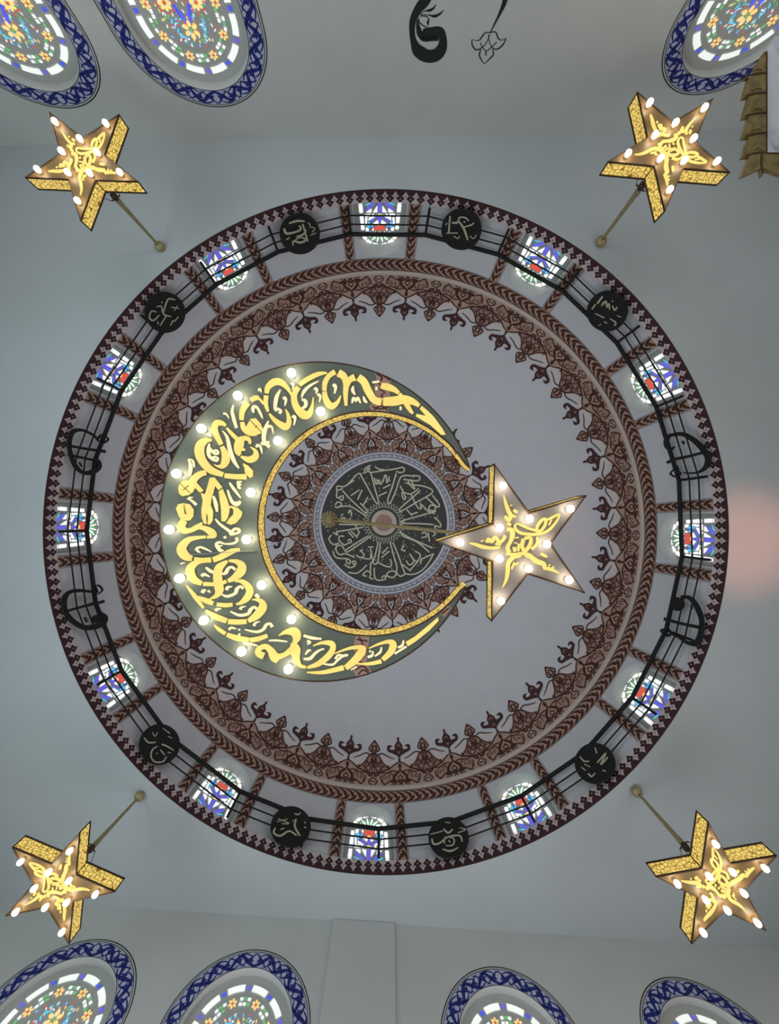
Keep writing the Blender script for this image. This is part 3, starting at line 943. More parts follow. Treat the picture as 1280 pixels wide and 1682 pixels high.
RD = [
    ((493, 385), (400, 300, 4.267), 'just left of the top window', [[(285, 320, 14), (300, 355, 18), (350, 350, 14), (400, 330, 14), (392, 300, 12)], [(320, 285, 12), (380, 268, 16), (430, 272, 10)], [(370, 380, 10), (420, 362, 14), (440, 330, 10)],
      [(348, 440, 10), (350, 410, 12), (400, 420, 16), (440, 400, 12), (400, 384, 10), (362, 402, 8)], [(415, 290, 12), (436, 360, 12), (450, 412, 12)], [(462, 310, 7), (500, 320, 7), (480, 350, 7)], [(470, 370, 7), (510, 352, 7)], [(300, 400, 9), (325, 385, 9)], [(455, 280, 8), (470, 300, 8)]]),
    ((758, 378), (680, 300, 4.571), 'just right of the top window', [[(272, 250, 12), (262, 380, 14)], [(285, 300, 12), (325, 300, 16), (345, 262, 12), (390, 265, 12), (412, 290, 8)], [(330, 280, 12), (375, 345, 18), (405, 432, 12)], [(370, 335, 10), (430, 318, 12), (452, 300, 8)],
      [(245, 380, 9), (330, 378, 9)], [(300, 400, 8), (330, 420, 8), (345, 400, 8)], [(420, 400, 7), (450, 420, 7), (470, 390, 7)], [(375, 290, 12), (385, 300, 12)], [(240, 320, 8), (250, 300, 8)]]),
    ((997, 512), (920, 420, 4.267), 'between the one and two o\'clock windows', [[(300, 285, 12), (262, 335, 14)], [(250, 340, 10), (224, 375, 12)], [(305, 325, 10), (292, 352, 12), (322, 318, 12), (330, 362, 12), (345, 335, 10), (348, 378, 10)], [(368, 350, 9), (385, 382, 12), (402, 358, 9)],
      [(248, 405, 8), (312, 436, 10)], [(350, 440, 8), (392, 470, 12), (380, 492, 8)], [(310, 462, 8), (332, 474, 8)], [(400, 420, 7), (432, 430, 7)], [(365, 315, 9), (372, 325, 9)], [(270, 490, 6), (290, 480, 6)]]),
    ((977, 1253), (680, 1200, 4.0), 'between the four and five o\'clock windows', [[(1090, 170, 8), (1120, 202, 10), (1152, 200, 8)], [(1100, 240, 7), (1130, 262, 7)], [(1190, 110, 8), (1202, 150, 10)], [(1205, 212, 10), (1262, 148, 12), (1228, 225, 12), (1275, 175, 10)], [(1145, 280, 10), (1168, 302, 12), (1192, 278, 8)], [(1120, 220, 6), (1160, 240, 6)], [(1240, 260, 8), (1262, 268, 8)]]),
    ((737, 1375), (680, 1200, 4.0), 'just right of the bottom window', [[(195, 645, 10), (225, 672, 14), (256, 648, 10)], [(118, 708, 10), (130, 745, 14), (172, 738, 12), (222, 700, 12), (300, 690, 12), (318, 730, 10)], [(200, 742, 10), (206, 702, 10), (262, 710, 10), (256, 752, 10), (210, 755, 8)], [(188, 778, 8), (240, 792, 14), (292, 768, 8)], [(110, 682, 7), (190, 660, 8)], [(290, 672, 7), (342, 650, 8), (300, 640, 7)], [(205, 602, 7), (240, 606, 7)], [(228, 720, 9), (240, 735, 9)]]),
    ((478, 1357), (400, 1200, 4.0), 'just left of the bottom window', [[(335, 545, 8), (358, 552, 10), (376, 538, 7)], [(346, 580, 12), (338, 632, 14), (372, 692, 12)], [(210, 638, 10), (200, 672, 14), (242, 692, 14), (300, 660, 12), (350, 690, 12)], [(228, 580, 7), (300, 610, 8), (250, 612, 7)], [(322, 590, 8), (348, 600, 8)], [(244, 650, 9), (270, 640, 9)], [(400, 600, 8), (410, 610, 8)], [(400, 632, 8), (412, 640, 8)], [(220, 600, 6), (290, 580, 6)]]),
    ((263, 1222), (200, 1100, 4.571), 'between the seven and eight o\'clock windows', [[(168, 510, 10), (200, 546, 14), (256, 545, 10)], [(300, 560, 12), (340, 575, 14), (392, 606, 8)], [(270, 575, 8), (232, 600, 12), (220, 652, 12), (250, 692, 12), (310, 690, 12), (336, 650, 9)], [(310, 440, 8), (362, 480, 9)], [(290, 600, 9), (322, 640, 11)], [(230, 470, 7), (250, 500, 8), (270, 470, 7)], [(350, 500, 8), (376, 515, 8)], [(260, 625, 10), (268, 632, 10)], [(345, 620, 8), (370, 625, 8)]]),
    ((272, 514), (200, 340, 4.571), 'between the ten and eleven o\'clock windows', [[(402, 698, 10), (352, 690, 12), (328, 740, 12), (312, 790, 10), (296, 745, 10), (262, 750, 8)], [(262, 790, 9), (225, 782, 10), (208, 830, 12), (240, 852, 12), (282, 810, 10)], [(300, 770, 10), (322, 810, 12), (372, 822, 8)], [(332, 822, 10), (288, 892, 10)], [(365, 890, 9), (386, 850, 9)], [(392, 862, 9), (426, 825, 9)], [(370, 752, 7), (430, 762, 8)], [(395, 780, 7), (420, 740, 7)], [(270, 860, 10), (275, 880, 10)], [(300, 712, 10), (306, 720, 10)]]),
]
for (uc, vc), (ox, oy, sc), where, strokes in RD:
    fn = plate_map(uc, vc); fb = plate_map(uc, vc, -0.03); ff = plate_map(uc, vc, 0.012)
    ctr = fn(uc, vc)
    b = MB(); pts = [(uc + 33 * cos(2 * pi * i / 40), vc + 33 * sin(2 * pi * i / 40)) for i in range(40)]
    th = atan2(vc - 871.5, uc - 632.5)
    back = lambda x, y: fn(x, y) + Vector((cos(th), sin(th), 0)) * 0.04
    b.poly(pts, fn, IRON, back); b.poly(pts, back, IRON)
    for s in strokes:
        b.ribbon([(ox + x / sc, oy + y / sc, wd / sc) for x, y, wd in s], ff, IRONL, 4)
    o = b.build('calligraphy_plaque', None, tuple(ctr))
    tag(o, 'black round calligraphy plaque on the railing ' + where, 'plaque', 'round plaques on the dome railing')

WW = [
    ((1130, 745), (1020, 680, 6.005), 'upper right, above the three o\'clock window', [[(540, 205, 26), (480, 212, 34), (440, 268, 38), (450, 325, 34), (490, 352, 24), (520, 325, 16)], [(520, 205, 40), (600, 200, 36), (700, 250, 42), (790, 335, 48), (852, 430, 52), (835, 520, 44), (770, 572, 26), (690, 585, 14), (612, 580, 8)],
      [(452, 482, 26), (530, 448, 32), (680, 415, 28), (842, 372, 28)], [(480, 592, 9), (522, 548, 9), (582, 592, 9), (532, 622, 9), (480, 592, 9)], [(540, 508, 9), (560, 560, 9), (545, 600, 9), (575, 650, 9), (600, 640, 9)], [(600, 270, 14), (618, 300, 8)]], None),
    ((1128, 1010), (960, 920, 4.427), 'lower right, below the three o\'clock window', [[(700, 268, 22), (765, 275, 30), (820, 350, 36), (850, 450, 30), (836, 560, 40), (800, 606, 36), (740, 596, 26), (690, 562, 22), (630, 535, 14)], [(578, 426, 26), (700, 460, 22), (846, 490, 26)],
      [(550, 510, 8), (600, 495, 8), (625, 535, 8), (590, 552, 8), (550, 510, 8)], [(590, 500, 8), (602, 548, 8), (640, 520, 8)], [(770, 330, 6), (780, 355, 6)]], (670, 318, 50)),
    ((143, 740), (60, 560, 4.673), 'upper left, above the nine o\'clock window', [[(480, 762, 10), (430, 718, 18), (350, 685, 22), (285, 700, 30), (258, 770, 30), (266, 860, 26), (300, 955, 32), (360, 1012, 26), (430, 1008, 36), (485, 970, 32), (478, 922, 26), (448, 915, 20)], [(255, 805, 20), (400, 832, 20), (532, 850, 24)],
      [(468, 760, 8), (508, 720, 8), (556, 756, 8), (510, 786, 8), (468, 760, 8)], [(490, 735, 7), (520, 775, 7)], [(335, 935, 8), (350, 965, 8)]], None),
    ((140, 1000), (60, 860, 4.427), 'lower left, below the nine o\'clock window', [[(405, 495, 14), (320, 486, 22), (240, 500, 28), (206, 560, 36), (216, 640, 32), (270, 708, 32), (350, 754, 32), (430, 748, 42), (490, 722, 36), (506, 682, 30), (470, 650, 20)], [(208, 640, 14), (350, 602, 16), (496, 564, 22)],
      [(414, 480, 8), (450, 446, 8), (484, 482, 8), (442, 512, 8), (414, 480, 8)], [(430, 445, 7), (450, 500, 7)], [(355, 680, 7), (372, 715, 7)]], (440, 692, 30)),
]
for (uc, vc), (ox, oy, sc), where, strokes, dsc in WW:
    fn = plate_map(uc, vc); th = atan2(vc - 871.5, uc - 632.5)
    back = lambda x, y: fn(x, y) + Vector((cos(th), sin(th), 0)) * 0.04
    b = MB()
    for s in strokes:
        q = [(ox + x / sc, oy + y / sc, wd / sc) for x, y, wd in s]
        b.ribbon(q, fn, IRON, 6, back); b.ribbon(q, back, IRON, 6)
    if dsc:
        pts = [(ox + (dsc[0] + dsc[2] * cos(2 * pi * i / 24)) / sc, oy + (dsc[1] + dsc[2] * sin(2 * pi * i / 24)) / sc) for i in range(24)]
        b.poly(pts, fn, IRON, back); b.poly(pts, back, IRON)
    o = b.build('letter_emblem', None, tuple(fn(uc, vc)))
    tag(o, 'black curved letter emblem on the railing, ' + where, 'emblem', 'letter emblems on the dome railing')

# ------------------------------------------------------------------ star lamps
DSTAR = 4.97            # height of the middle lamp above the eye
SS = DSTAR / F          # metres per pixel on that plane
RS, HS = 135 * SS, 0.25
RIN = RS * 0.385
A0 = -35.0              # direction of the tip with the petal in the middle lamp
tips = [(RS * cos(RAD(72 * k)), RS * sin(RAD(72 * k))) for k in range(5)]
nots = [(RIN * cos(RAD(72 * k + 36)), RIN * sin(RAD(72 * k + 36))) for k in range(5)]
outl = [p for k in range(5) for p in (tips[k], nots[k])]
LS = [
    [(490, 335, 5), (505, 390, 22), (525, 450, 32), (548, 495, 34)], [(545, 408, 16), (548, 416, 16)], [(565, 445, 20), (585, 462, 26), (590, 470, 8)], [(500, 490, 22), (528, 522, 32), (552, 490, 26), (580, 500, 18)], [(520, 545, 26), (545, 560, 20)],
    [(740, 615, 20), (744, 570, 22), (775, 525, 22), (806, 514, 20), (802, 558, 20), (772, 600, 22), (742, 612, 20)], [(800, 530, 12), (860, 500, 20), (910, 480, 12), (882, 540, 16), (832, 595, 20), (780, 622, 20), (720, 630, 24), (650, 626, 24), (600, 610, 22), (575, 575, 16), (592, 550, 14), (640, 570, 16), (700, 592, 20), (742, 602, 24)],
    [(850, 520, 10), (830, 560, 12)], [(518, 590, 30), (552, 600, 38), (556, 645, 36), (538, 692, 26), (520, 730, 30), (534, 765, 34)], [(590, 650, 26), (592, 658, 26)], [(582, 690, 26), (580, 698, 26)], [(572, 725, 30), (574, 760, 22)], [(605, 700, 18), (600, 755, 18)],
    [(640, 662, 26), (628, 720, 30), (654, 752, 28), (690, 702, 28), (692, 655, 24), (648, 660, 24)], [(742, 648, 18), (740, 700, 20), (700, 740, 22)], [(512, 772, 26), (570, 782, 26), (640, 772, 28), (700, 792, 30)], [(660, 800, 16), (690, 780, 16)],
    [(235, 695, 10), (280, 705, 26), (330, 722, 32), (400, 732, 24), (462, 726, 22)], [(365, 690, 24), (376, 664, 26), (400, 682, 32), (430, 650, 26), (460, 690, 26), (500, 652, 22), (490, 640, 16)], [(330, 674, 26), (332, 682, 26)], [(430, 700, 24), (470, 705, 20)],
    [(620, 792, 18), (562, 802, 32), (526, 850, 32), (520, 920, 30), (506, 980, 20), (480, 1028, 5)], [(572, 838, 14), (550, 890, 14)], [(600, 840, 12), (575, 860, 12)],
    [(650, 782, 22), (700, 802, 34), (740, 832, 40), (790, 852, 38), (802, 882, 26), (850, 892, 30), (905, 920, 8)], [(770, 775, 22), (800, 790, 24), (818, 800, 12)], [(830, 858, 22), (836, 864, 22)], [(860, 868, 12), (866, 880, 10)], [(790, 890, 16), (812, 886, 16)],
]


def star_parts(root):
    def add(m, name, par=root):
        o = m.build(name); o.parent = par; return o
    flat = lambda z: (lambda x, y: (x, y, z))
    b = MB(); b.poly(outl, flat(0.004), GLAREPANEL); b.poly(outl, flat(0.012), GLAREPANEL); add(b, 'bottom_panel')
    b = MB(); b.poly(outl, flat(HS), EDGE); b.poly(outl, flat(HS - 0.01), EDGE); add(b, 'top_panel')
    b = MB()
    for z in (0.006, HS):
        b.tube([(x, y, z) for x, y in outl], 0.02, EDGE, 6, closed=True)
    for x, y in outl: b.tube([(x, y, 0.0), (x, y, HS)], 0.013, EDGE, 6)
    add(b, 'frame')
    for k in range(10):
        p, q = Vector(outl[k]), Vector(outl[(k + 1) % 10])
        b = MB(); e = (q - p).normalized(); nn = Vector((e.y, -e.x)) * 0.006
        b.faces_idx([(p.x, p.y, 0.01), (q.x, q.y, 0.01), (q.x, q.y, HS - 0.005), (p.x, p.y, HS - 0.005), (p.x - nn.x, p.y - nn.y, 0.01), (q.x - nn.x, q.y - nn.y, 0.01), (q.x - nn.x, q.y - nn.y, HS - 0.005), (p.x - nn.x, p.y - nn.y, HS - 0.005)],
                    [(0, 1, 2, 3), (7, 6, 5, 4), (0, 4, 5, 1), (3, 2, 6, 7), (0, 3, 7, 4), (1, 5, 6, 2)], LATTICE)
        add(b, 'side_panel')
    ca, sa = cos(RAD(-A0)), sin(RAD(-A0))

    def lf(z):
        def fn(x, y):
            px, py = (720 + x / 4.571 - 852) * SS, (740 + y / 4.571 - 892) * SS
            return (px * ca - py * sa, px * sa + py * ca, z)
        return fn
    b = MB()
    for s in LS: b.ribbon(s, lf(-0.014), LETTER, 4, lf(0.004), k=0.92)
    add(b, 'lettering')
    for k in range(5):
        for rad, an in ((0.725 * RS, 72 * k), (0.315 * RS, 72 * k + 36)):
            x, y = rad * cos(RAD(an)), rad * sin(RAD(an))
            b = MB(); b.lathe([(0.0, -0.135), (0.018, -0.131), (0.036, -0.118), (0.047, -0.094), (0.045, -0.07), (0.036, -0.05), (0.028, -0.033)], BULB, 16, (x, y, 0))
            bo = add(b, 'bulb')
            c = MB(); c.lathe([(0.028, -0.036), (0.03, -0.03), (0.03, 0.004), (0.0, 0.004)], SOCKET, 12, (x, y, 0)); add(c, 'bulb_socket', bo)


def copy_tree(o, parent=None):
    c = o.copy(); COL.objects.link(c); c.parent = parent
    for ch in o.children: copy_tree(ch, c)
    return c


mc = W(852, 892, DSTAR)
star_mid = empty('star_lamp', tuple(mc), 'large lit star lamp hanging in the middle beside the crescent lamp', 'star lamp', 'gold star lamps')
star_parts(star_mid)
star_mid.rotation_euler = (0, 0, RAD(A0))

CORN = [((135.6, 265), (265, 408), -52, 97, 'gold star lamp hanging at the upper left corner of the ceiling'),
        ((1101.6, 242), (985, 400), 23, 105, 'gold star lamp hanging at the upper right near the gilded canopy'),
        ((92.6, 1455.6), (232, 1305), -138.5, 96, 'gold star lamp hanging at the lower left corner of the ceiling'),
        ((1182.6, 1455), (1043, 1297), -100, 105, 'gold star lamp hanging at the lower right corner of the ceiling')]
BPM = [ch for ch in star_mid.children if ch.name.startswith('bottom_panel')][0].data.copy(); BPM.materials.clear(); BPM.materials.append(BROWNPANEL)
DC = DCEIL / 1.342
for i, (cpx, mpx, ang, rpx, lab) in enumerate(CORN):
    sc = (rpx * DC / F) / RS
    loc = W(cpx[0], cpx[1], DC)
    c = copy_tree(star_mid)
    c.location = loc; c.rotation_euler = (0, 0, RAD(ang)); c.scale = (sc, sc, sc); c['label'] = lab
    for ch in c.children:
        if ch.name.startswith('bottom_panel'):
            ch.data = BPM
    mt = W(mpx[0], mpx[1], DCEIL)
    top = (mt.z - loc.z) / sc
    # the rod leans to the exact ceiling fixing
    lx, ly = (mt.x - loc.x) / sc, (mt.y - loc.y) / sc
    cr, sr = cos(RAD(-ang)), sin(RAD(-ang)); tx, ty = lx * cr - ly * sr, lx * sr + ly * cr
    z0 = 0.78 / sc
    at_z = lambda z: (tx * z / top, ty * z / top, z)
    b = MB(); b.tube([at_z(z0 - 0.02), at_z(z0 + 0.1), at_z(z0 + 0.22), at_z((z0 + top) / 2), at_z(top - 0.1)], [0.04, 0.056, 0.046, 0.036, 0.03], BRASS, 10)
    o = b.build('hanging_rod'); o.parent = c
    b = MB(); b.lathe([(0.0, -0.17), (0.05, -0.16), (0.10, -0.12), (0.115, -0.06), (0.10, -0.02), (0.08, 0.0), (0.0, 0.0)], BRASS, 18, at_z(top))
    b.lathe([(0.0, -0.185), (0.03, -0.18), (0.035, -0.16)], EDGE, 10, at_z(top))
    o = b.build('ceiling_rose'); o.parent = c
    b = MB(); h = at_z(z0)
    b.lathe([(0.0, -0.09), (0.035, -0.08), (0.06, -0.04), (0.064, 0.0), (0.05, 0.05), (0.03, 0.08)], EDGE, 12, h)
    for q in range(3):
        a = RAD(36 + (0, 144, 216)[q])
        b.tube([(h[0], h[1], z0), (h[0] + 0.06 * cos(a), h[1] + 0.06 * sin(a), z0 + 0.02), (h[0] + 0.1 * cos(a), h[1] + 0.1 * sin(a), z0)], 0.012, EDGE, 6)
    o = b.build('hanger_knob'); o.parent = c
    for q in range(3):
        a = RAD(36 + (0, 144, 216)[q]); b = MB()
        p0 = Vector((h[0] + 0.1 * cos(a), h[1] + 0.1 * sin(a), z0)); p1 = Vector((RIN * cos(a) * 0.9, RIN * sin(a) * 0.9, HS))
        nl = 9
        for j in range(nl):
            m0 = p0.lerp(p1, j / nl); m1 = p0.lerp(p1, (j + 0.92) / nl); s_ = Vector((0.012, 0, 0)) if j % 2 else Vector((0, 0.012, 0))
            b.tube([m0, (m0 + m1) / 2 + s_, m1, (m0 + m1) / 2 - s_], 0.0045, CHAIN, 5, closed=True)
        o = b.build('chain'); o.parent = c

# ------------------------------------------------------------------ crescent lamp
OC, OR_ = (525, 857), 262.5
IC, IR_ = (608, 860), 184.5
HC = 0.25
dcc = hypot(IC[0] - OC[0], IC[1] - OC[1])
tx_ = (dcc * dcc + OR_ ** 2 - IR_ ** 2) / (2 * dcc)
base = atan2(IC[1] - OC[1], IC[0] - OC[0])
ah = math.acos(max(-1, min(1, tx_ / OR_)))
aoff = ah + RAD(4.5)
tipA = (OC[0] + OR_ * cos(base - aoff), OC[1] + OR_ * sin(base - aoff)); tipB = (OC[0] + OR_ * cos(base + aoff), OC[1] + OR_ * sin(base + aoff))
iA = atan2(tipA[1] - IC[1], tipA[0] - IC[0]); iB = atan2(tipB[1] - IC[1], tipB[0] - IC[0])
outer = [(OC[0] + OR_ * cos(base + aoff + (2 * pi - 2 * aoff) * i / 90), OC[1] + OR_ * sin(base + aoff + (2 * pi - 2 * aoff) * i / 90)) for i in range(91)]
span = (iB - iA) % (2 * pi)
inner = []
for i in range(71):
    t = i / 70; a = iA - (2 * pi - span) * t
    rr_ = IR_
    if i == 0 or i == 70: continue
    inner.append((IC[0] + rr_ * cos(a), IC[1] + rr_ * sin(a)))
cres = outer + inner
cr_loc = W(360, 860, DSTAR)
crescent = empty('crescent_lamp', tuple(cr_loc), 'large green crescent lamp with glowing yellow calligraphy and bulbs', 'crescent lamp')
cw = lambda off: (lambda u, v: Vector((((u - CX) / F) * DSTAR, ((v - CY) / F) * DSTAR, CAM + DSTAR + off)))
b = MB(); b.poly(cres, cw(0.0), GREEN); b.poly(cres, cw(0.01), GREEN); addw(b, 'bottom_panel', crescent)
b = MB(); b.poly(cres, cw(HC), EDGE); b.poly(cres, cw(HC - 0.01), EDGE); addw(b, 'top_panel', crescent)
b = MB()
o_ = [cw(0.0)(*p) for p in outer]; o2 = [cw(HC)(*p) for p in outer]
b.grid([o_, o2], GREEN, True); addw(b, 'outer_side_panel', crescent)
b = MB()
ii = [outer[-1]] + inner + [outer[0]]
b.grid([[cw(0.01)(*p) for p in ii], [cw(HC)(*p) for p in ii]], LATTICE, True); addw(b, 'inner_side_panel', crescent)
b = MB()
for off in (0.0, HC): b.tube([cw(off)(*p) for p in cres], 0.009, EDGE, 6, closed=True)
addw(b, 'frame', crescent)
# ornament strips let into the panel, dark brown on rose
def strip(pts, strokes):
    b = MB()
    b.poly(pts, cw(-0.004), ROSE, cw(0.0))
    for s in strokes: b.ribbon(s, cw(-0.007), BROWN, 4)
    addw(b, 'ornament_strip', crescent)


strip([(616, 612), (632, 617), (645, 622), (640, 632), (641, 650), (638, 668), (640, 677), (612, 676), (606, 668), (617, 655), (614, 636), (619, 624)],
      [[(618, 613, 3), (628, 621, 3), (622, 630, 2), (636, 634, 2)], [(628, 616, 2), (642, 625, 3)], [(612, 668, 2), (625, 672, 2), (638, 668, 2)], [(624, 640, 1.6), (632, 645, 1.6), (626, 650, 1.6), (634, 655, 1.6)], [(614, 674, 1.5), (626, 667, 2), (638, 675, 1.5)], [(620, 655, 1.5), (636, 660, 1.5)]])
strip([(584, 1045), (607, 1044), (606, 1058), (602, 1072), (604, 1090), (611, 1104), (585, 1111), (579, 1098), (586, 1080), (580, 1064)],
      [[(586, 1050, 2), (604, 1053, 2)], [(590, 1046, 2), (596, 1060, 2), (588, 1070, 2), (598, 1080, 2)], [(584, 1100, 2), (596, 1094, 2), (606, 1102, 2)], [(588, 1108, 2), (597, 1100, 2.4), (606, 1106, 2)], [(584, 1064, 1.5), (603, 1068, 1.5)], [(590, 1086, 1.5), (600, 1092, 1.5)]])
strip([(724, 1008), (736, 994), (742, 998), (730, 1014)], [[(726, 1008, 2), (738, 998, 2)]])
strip([(744, 728), (752, 740), (750, 748), (742, 736)], [[(744, 732, 2), (750, 744, 2)]])
b = MB(); b.ribbon([(310, 911, 0.7), (360, 908, 0.8), (421, 904.5, 0.7)], cw(-0.022), WIRE, 1, cw(0.0))
addw(b, 'panel_joint', crescent)

CR = {
    'A': (270, 760, 8.0), 'B': (270, 880, 7.111), 'C': (300, 660, 8.0), 'D': (380, 590, 7.111), 'E': (540, 590, 5.565), 'F': (400, 980, 3.556)}
BIG = {
    'A': [[(552, 132, 62), (480, 150, 75), (400, 210, 88), (368, 290, 105), (362, 350, 72)], [(415, 280, 40), (450, 330, 54), (500, 382, 44)],
          [(440, 845, 50), (530, 860, 62), (620, 912, 92), (655, 955, 70), (600, 975, 40), (568, 975, 36)],
          [(548, 975, 36), (440, 985, 46), (330, 1010, 72), (252, 1080, 104), (232, 1150, 122), (280, 1222, 112), (372, 1262, 60)],
          [(400, 1272, 62), (500, 1282, 62), (612, 1276, 66)], [(648, 1276, 72), (760, 1230, 78), (880, 1168, 74), (995, 1140, 36)],
          [(265, 760, 90), (230, 832, 94), (268, 890, 84), (350, 888, 62), (440, 842, 62), (500, 790, 24)]],
    'B': [[(548, 282, 46), (460, 292, 46), (380, 312, 62), (314, 370, 92), (310, 440, 98), (352, 512, 84), (440, 557, 48)], [(460, 562, 44), (590, 566, 40)],
          [(740, 295, 25), (690, 330, 62), (640, 380, 92), (625, 460, 96), (635, 560, 102), (645, 640, 92), (610, 700, 52), (528, 740, 12)],
          [(760, 290, 25), (850, 302, 52), (908, 352, 90), (892, 422, 104), (820, 490, 72), (748, 526, 40)], [(726, 532, 40), (676, 552, 42)],
          [(830, 528, 20), (910, 532, 46), (980, 590, 72), (1000, 660, 82), (962, 730, 78), (900, 780, 46), (842, 797, 18)],
          [(400, 710, 18), (480, 752, 56), (572, 788, 46)], [(618, 800, 42), (720, 810, 46), (798, 802, 42)],
          [(260, 575, 6), (310, 640, 30), (380, 730, 46), (462, 842, 22)], [(488, 870, 26), (600, 940, 62), (732, 992, 56)], [(750, 1000, 56), (860, 1006, 56), (962, 1000, 52)],
          [(985, 992, 50), (1080, 930, 92), (1150, 840, 98), (1140, 775, 62), (1085, 745, 30), (1030, 745, 10)],
          [(585, 1040, 8), (640, 1090, 36), (718, 1142, 36)], [(735, 1152, 42), (850, 1192, 62), (992, 1216, 52)], [(1005, 1216, 50), (1100, 1202, 52), (1205, 1165, 44)]],
    'C': [[(570, 312, 34), (520, 282, 62), (452, 282, 78), (425, 345, 78), (446, 430, 72), (512, 562, 56)], [(522, 590, 50), (560, 680, 82), (570, 770, 104), (530, 842, 72), (470, 848, 30), (418, 824, 6)],
          [(385, 505, 28), (310, 510, 72), (240, 570, 114), (226, 670, 120), (272, 790, 104), (380, 900, 92), (535, 957, 60)], [(558, 970, 62), (700, 985, 66), (842, 985, 72)],
          [(585, 345, 24), (650, 420, 46), (722, 492, 52)], [(800, 470, 52), (760, 520, 110), (740, 590, 118), (730, 650, 84), (758, 702, 44)], [(800, 478, 62), (868, 490, 54), (892, 552, 28)], [(750, 620, 60), (825, 632, 26)],
          [(772, 720, 26), (880, 762, 82), (960, 722, 82), (958, 645, 46), (895, 595, 12)]],
    'D': [[(325, 455, 46), (280, 456, 56), (232, 482, 46)], [(200, 512, 62), (150, 572, 66), (126, 642, 56), (124, 712, 46)], [(130, 738, 46), (150, 810, 56), (210, 868, 50), (300, 880, 30)], [(330, 460, 26), (382, 525, 26)],
          [(415, 400, 42), (430, 332, 62), (490, 276, 76), (560, 266, 78), (632, 312, 56), (690, 390, 30), (715, 452, 14)], [(410, 428, 50), (405, 520, 46), (432, 612, 28)], [(448, 640, 24), (510, 712, 52), (590, 772, 74), (642, 788, 78), (676, 740, 56), (666, 652, 36), (638, 588, 10)],
          [(1118, 162, 16), (1020, 176, 46), (900, 232, 52), (798, 302, 46)], [(785, 330, 56), (740, 410, 62), (740, 500, 72), (782, 592, 84), (850, 650, 104), (910, 640, 74), (946, 550, 30), (960, 448, 10)],
          [(1215, 150, 56), (1140, 200, 52), (1096, 280, 56), (1090, 372, 46)], [(1090, 384, 50), (1110, 480, 72), (1170, 550, 74), (1240, 510, 42), (1280, 430, 12)]],
    'E': [[(90, 128, 66), (140, 160, 62), (160, 230, 52), (155, 320, 42), (160, 425, 24)], [(240, 168, 60), (192, 192, 48), (168, 250, 36)], [(272, 168, 62), (322, 208, 66), (362, 290, 68), (412, 370, 62), (482, 395, 66)], [(498, 390, 70), (600, 385, 82), (700, 370, 72), (780, 396, 52), (828, 428, 30)],
          [(480, 245, 46), (540, 256, 62), (600, 280, 46), (642, 312, 28)], [(648, 318, 28), (700, 392, 46), (740, 460, 36), (770, 498, 20)]],
    'F': [[(208, 226, 5), (250, 205, 26), (300, 206, 52), (312, 240, 46), (296, 270, 20)], [(292, 268, 28), (302, 310, 62), (312, 360, 36), (332, 400, 20), (366, 411, 14)],
          [(120, 346, 36), (90, 330, 36), (92, 304, 30), (130, 290, 28), (160, 312, 36), (182, 350, 52), (205, 372, 36)], [(200, 352, 36), (240, 338, 26), (285, 308, 40)],
          [(408, 286, 4), (460, 268, 16), (512, 272, 30), (524, 298, 32), (500, 342, 36), (440, 390, 30), (374, 413, 12)],
          [(372, 441, 5), (470, 440, 20), (586, 413, 28)], [(598, 414, 30), (650, 372, 42), (690, 322, 46), (694, 296, 26), (622, 300, 15), (532, 331, 4)],
          [(662, 390, 5), (740, 390, 16), (806, 376, 22)], [(814, 366, 24), (860, 322, 36), (874, 278, 42), (848, 262, 22), (790, 276, 12), (733, 301, 4)]],
}
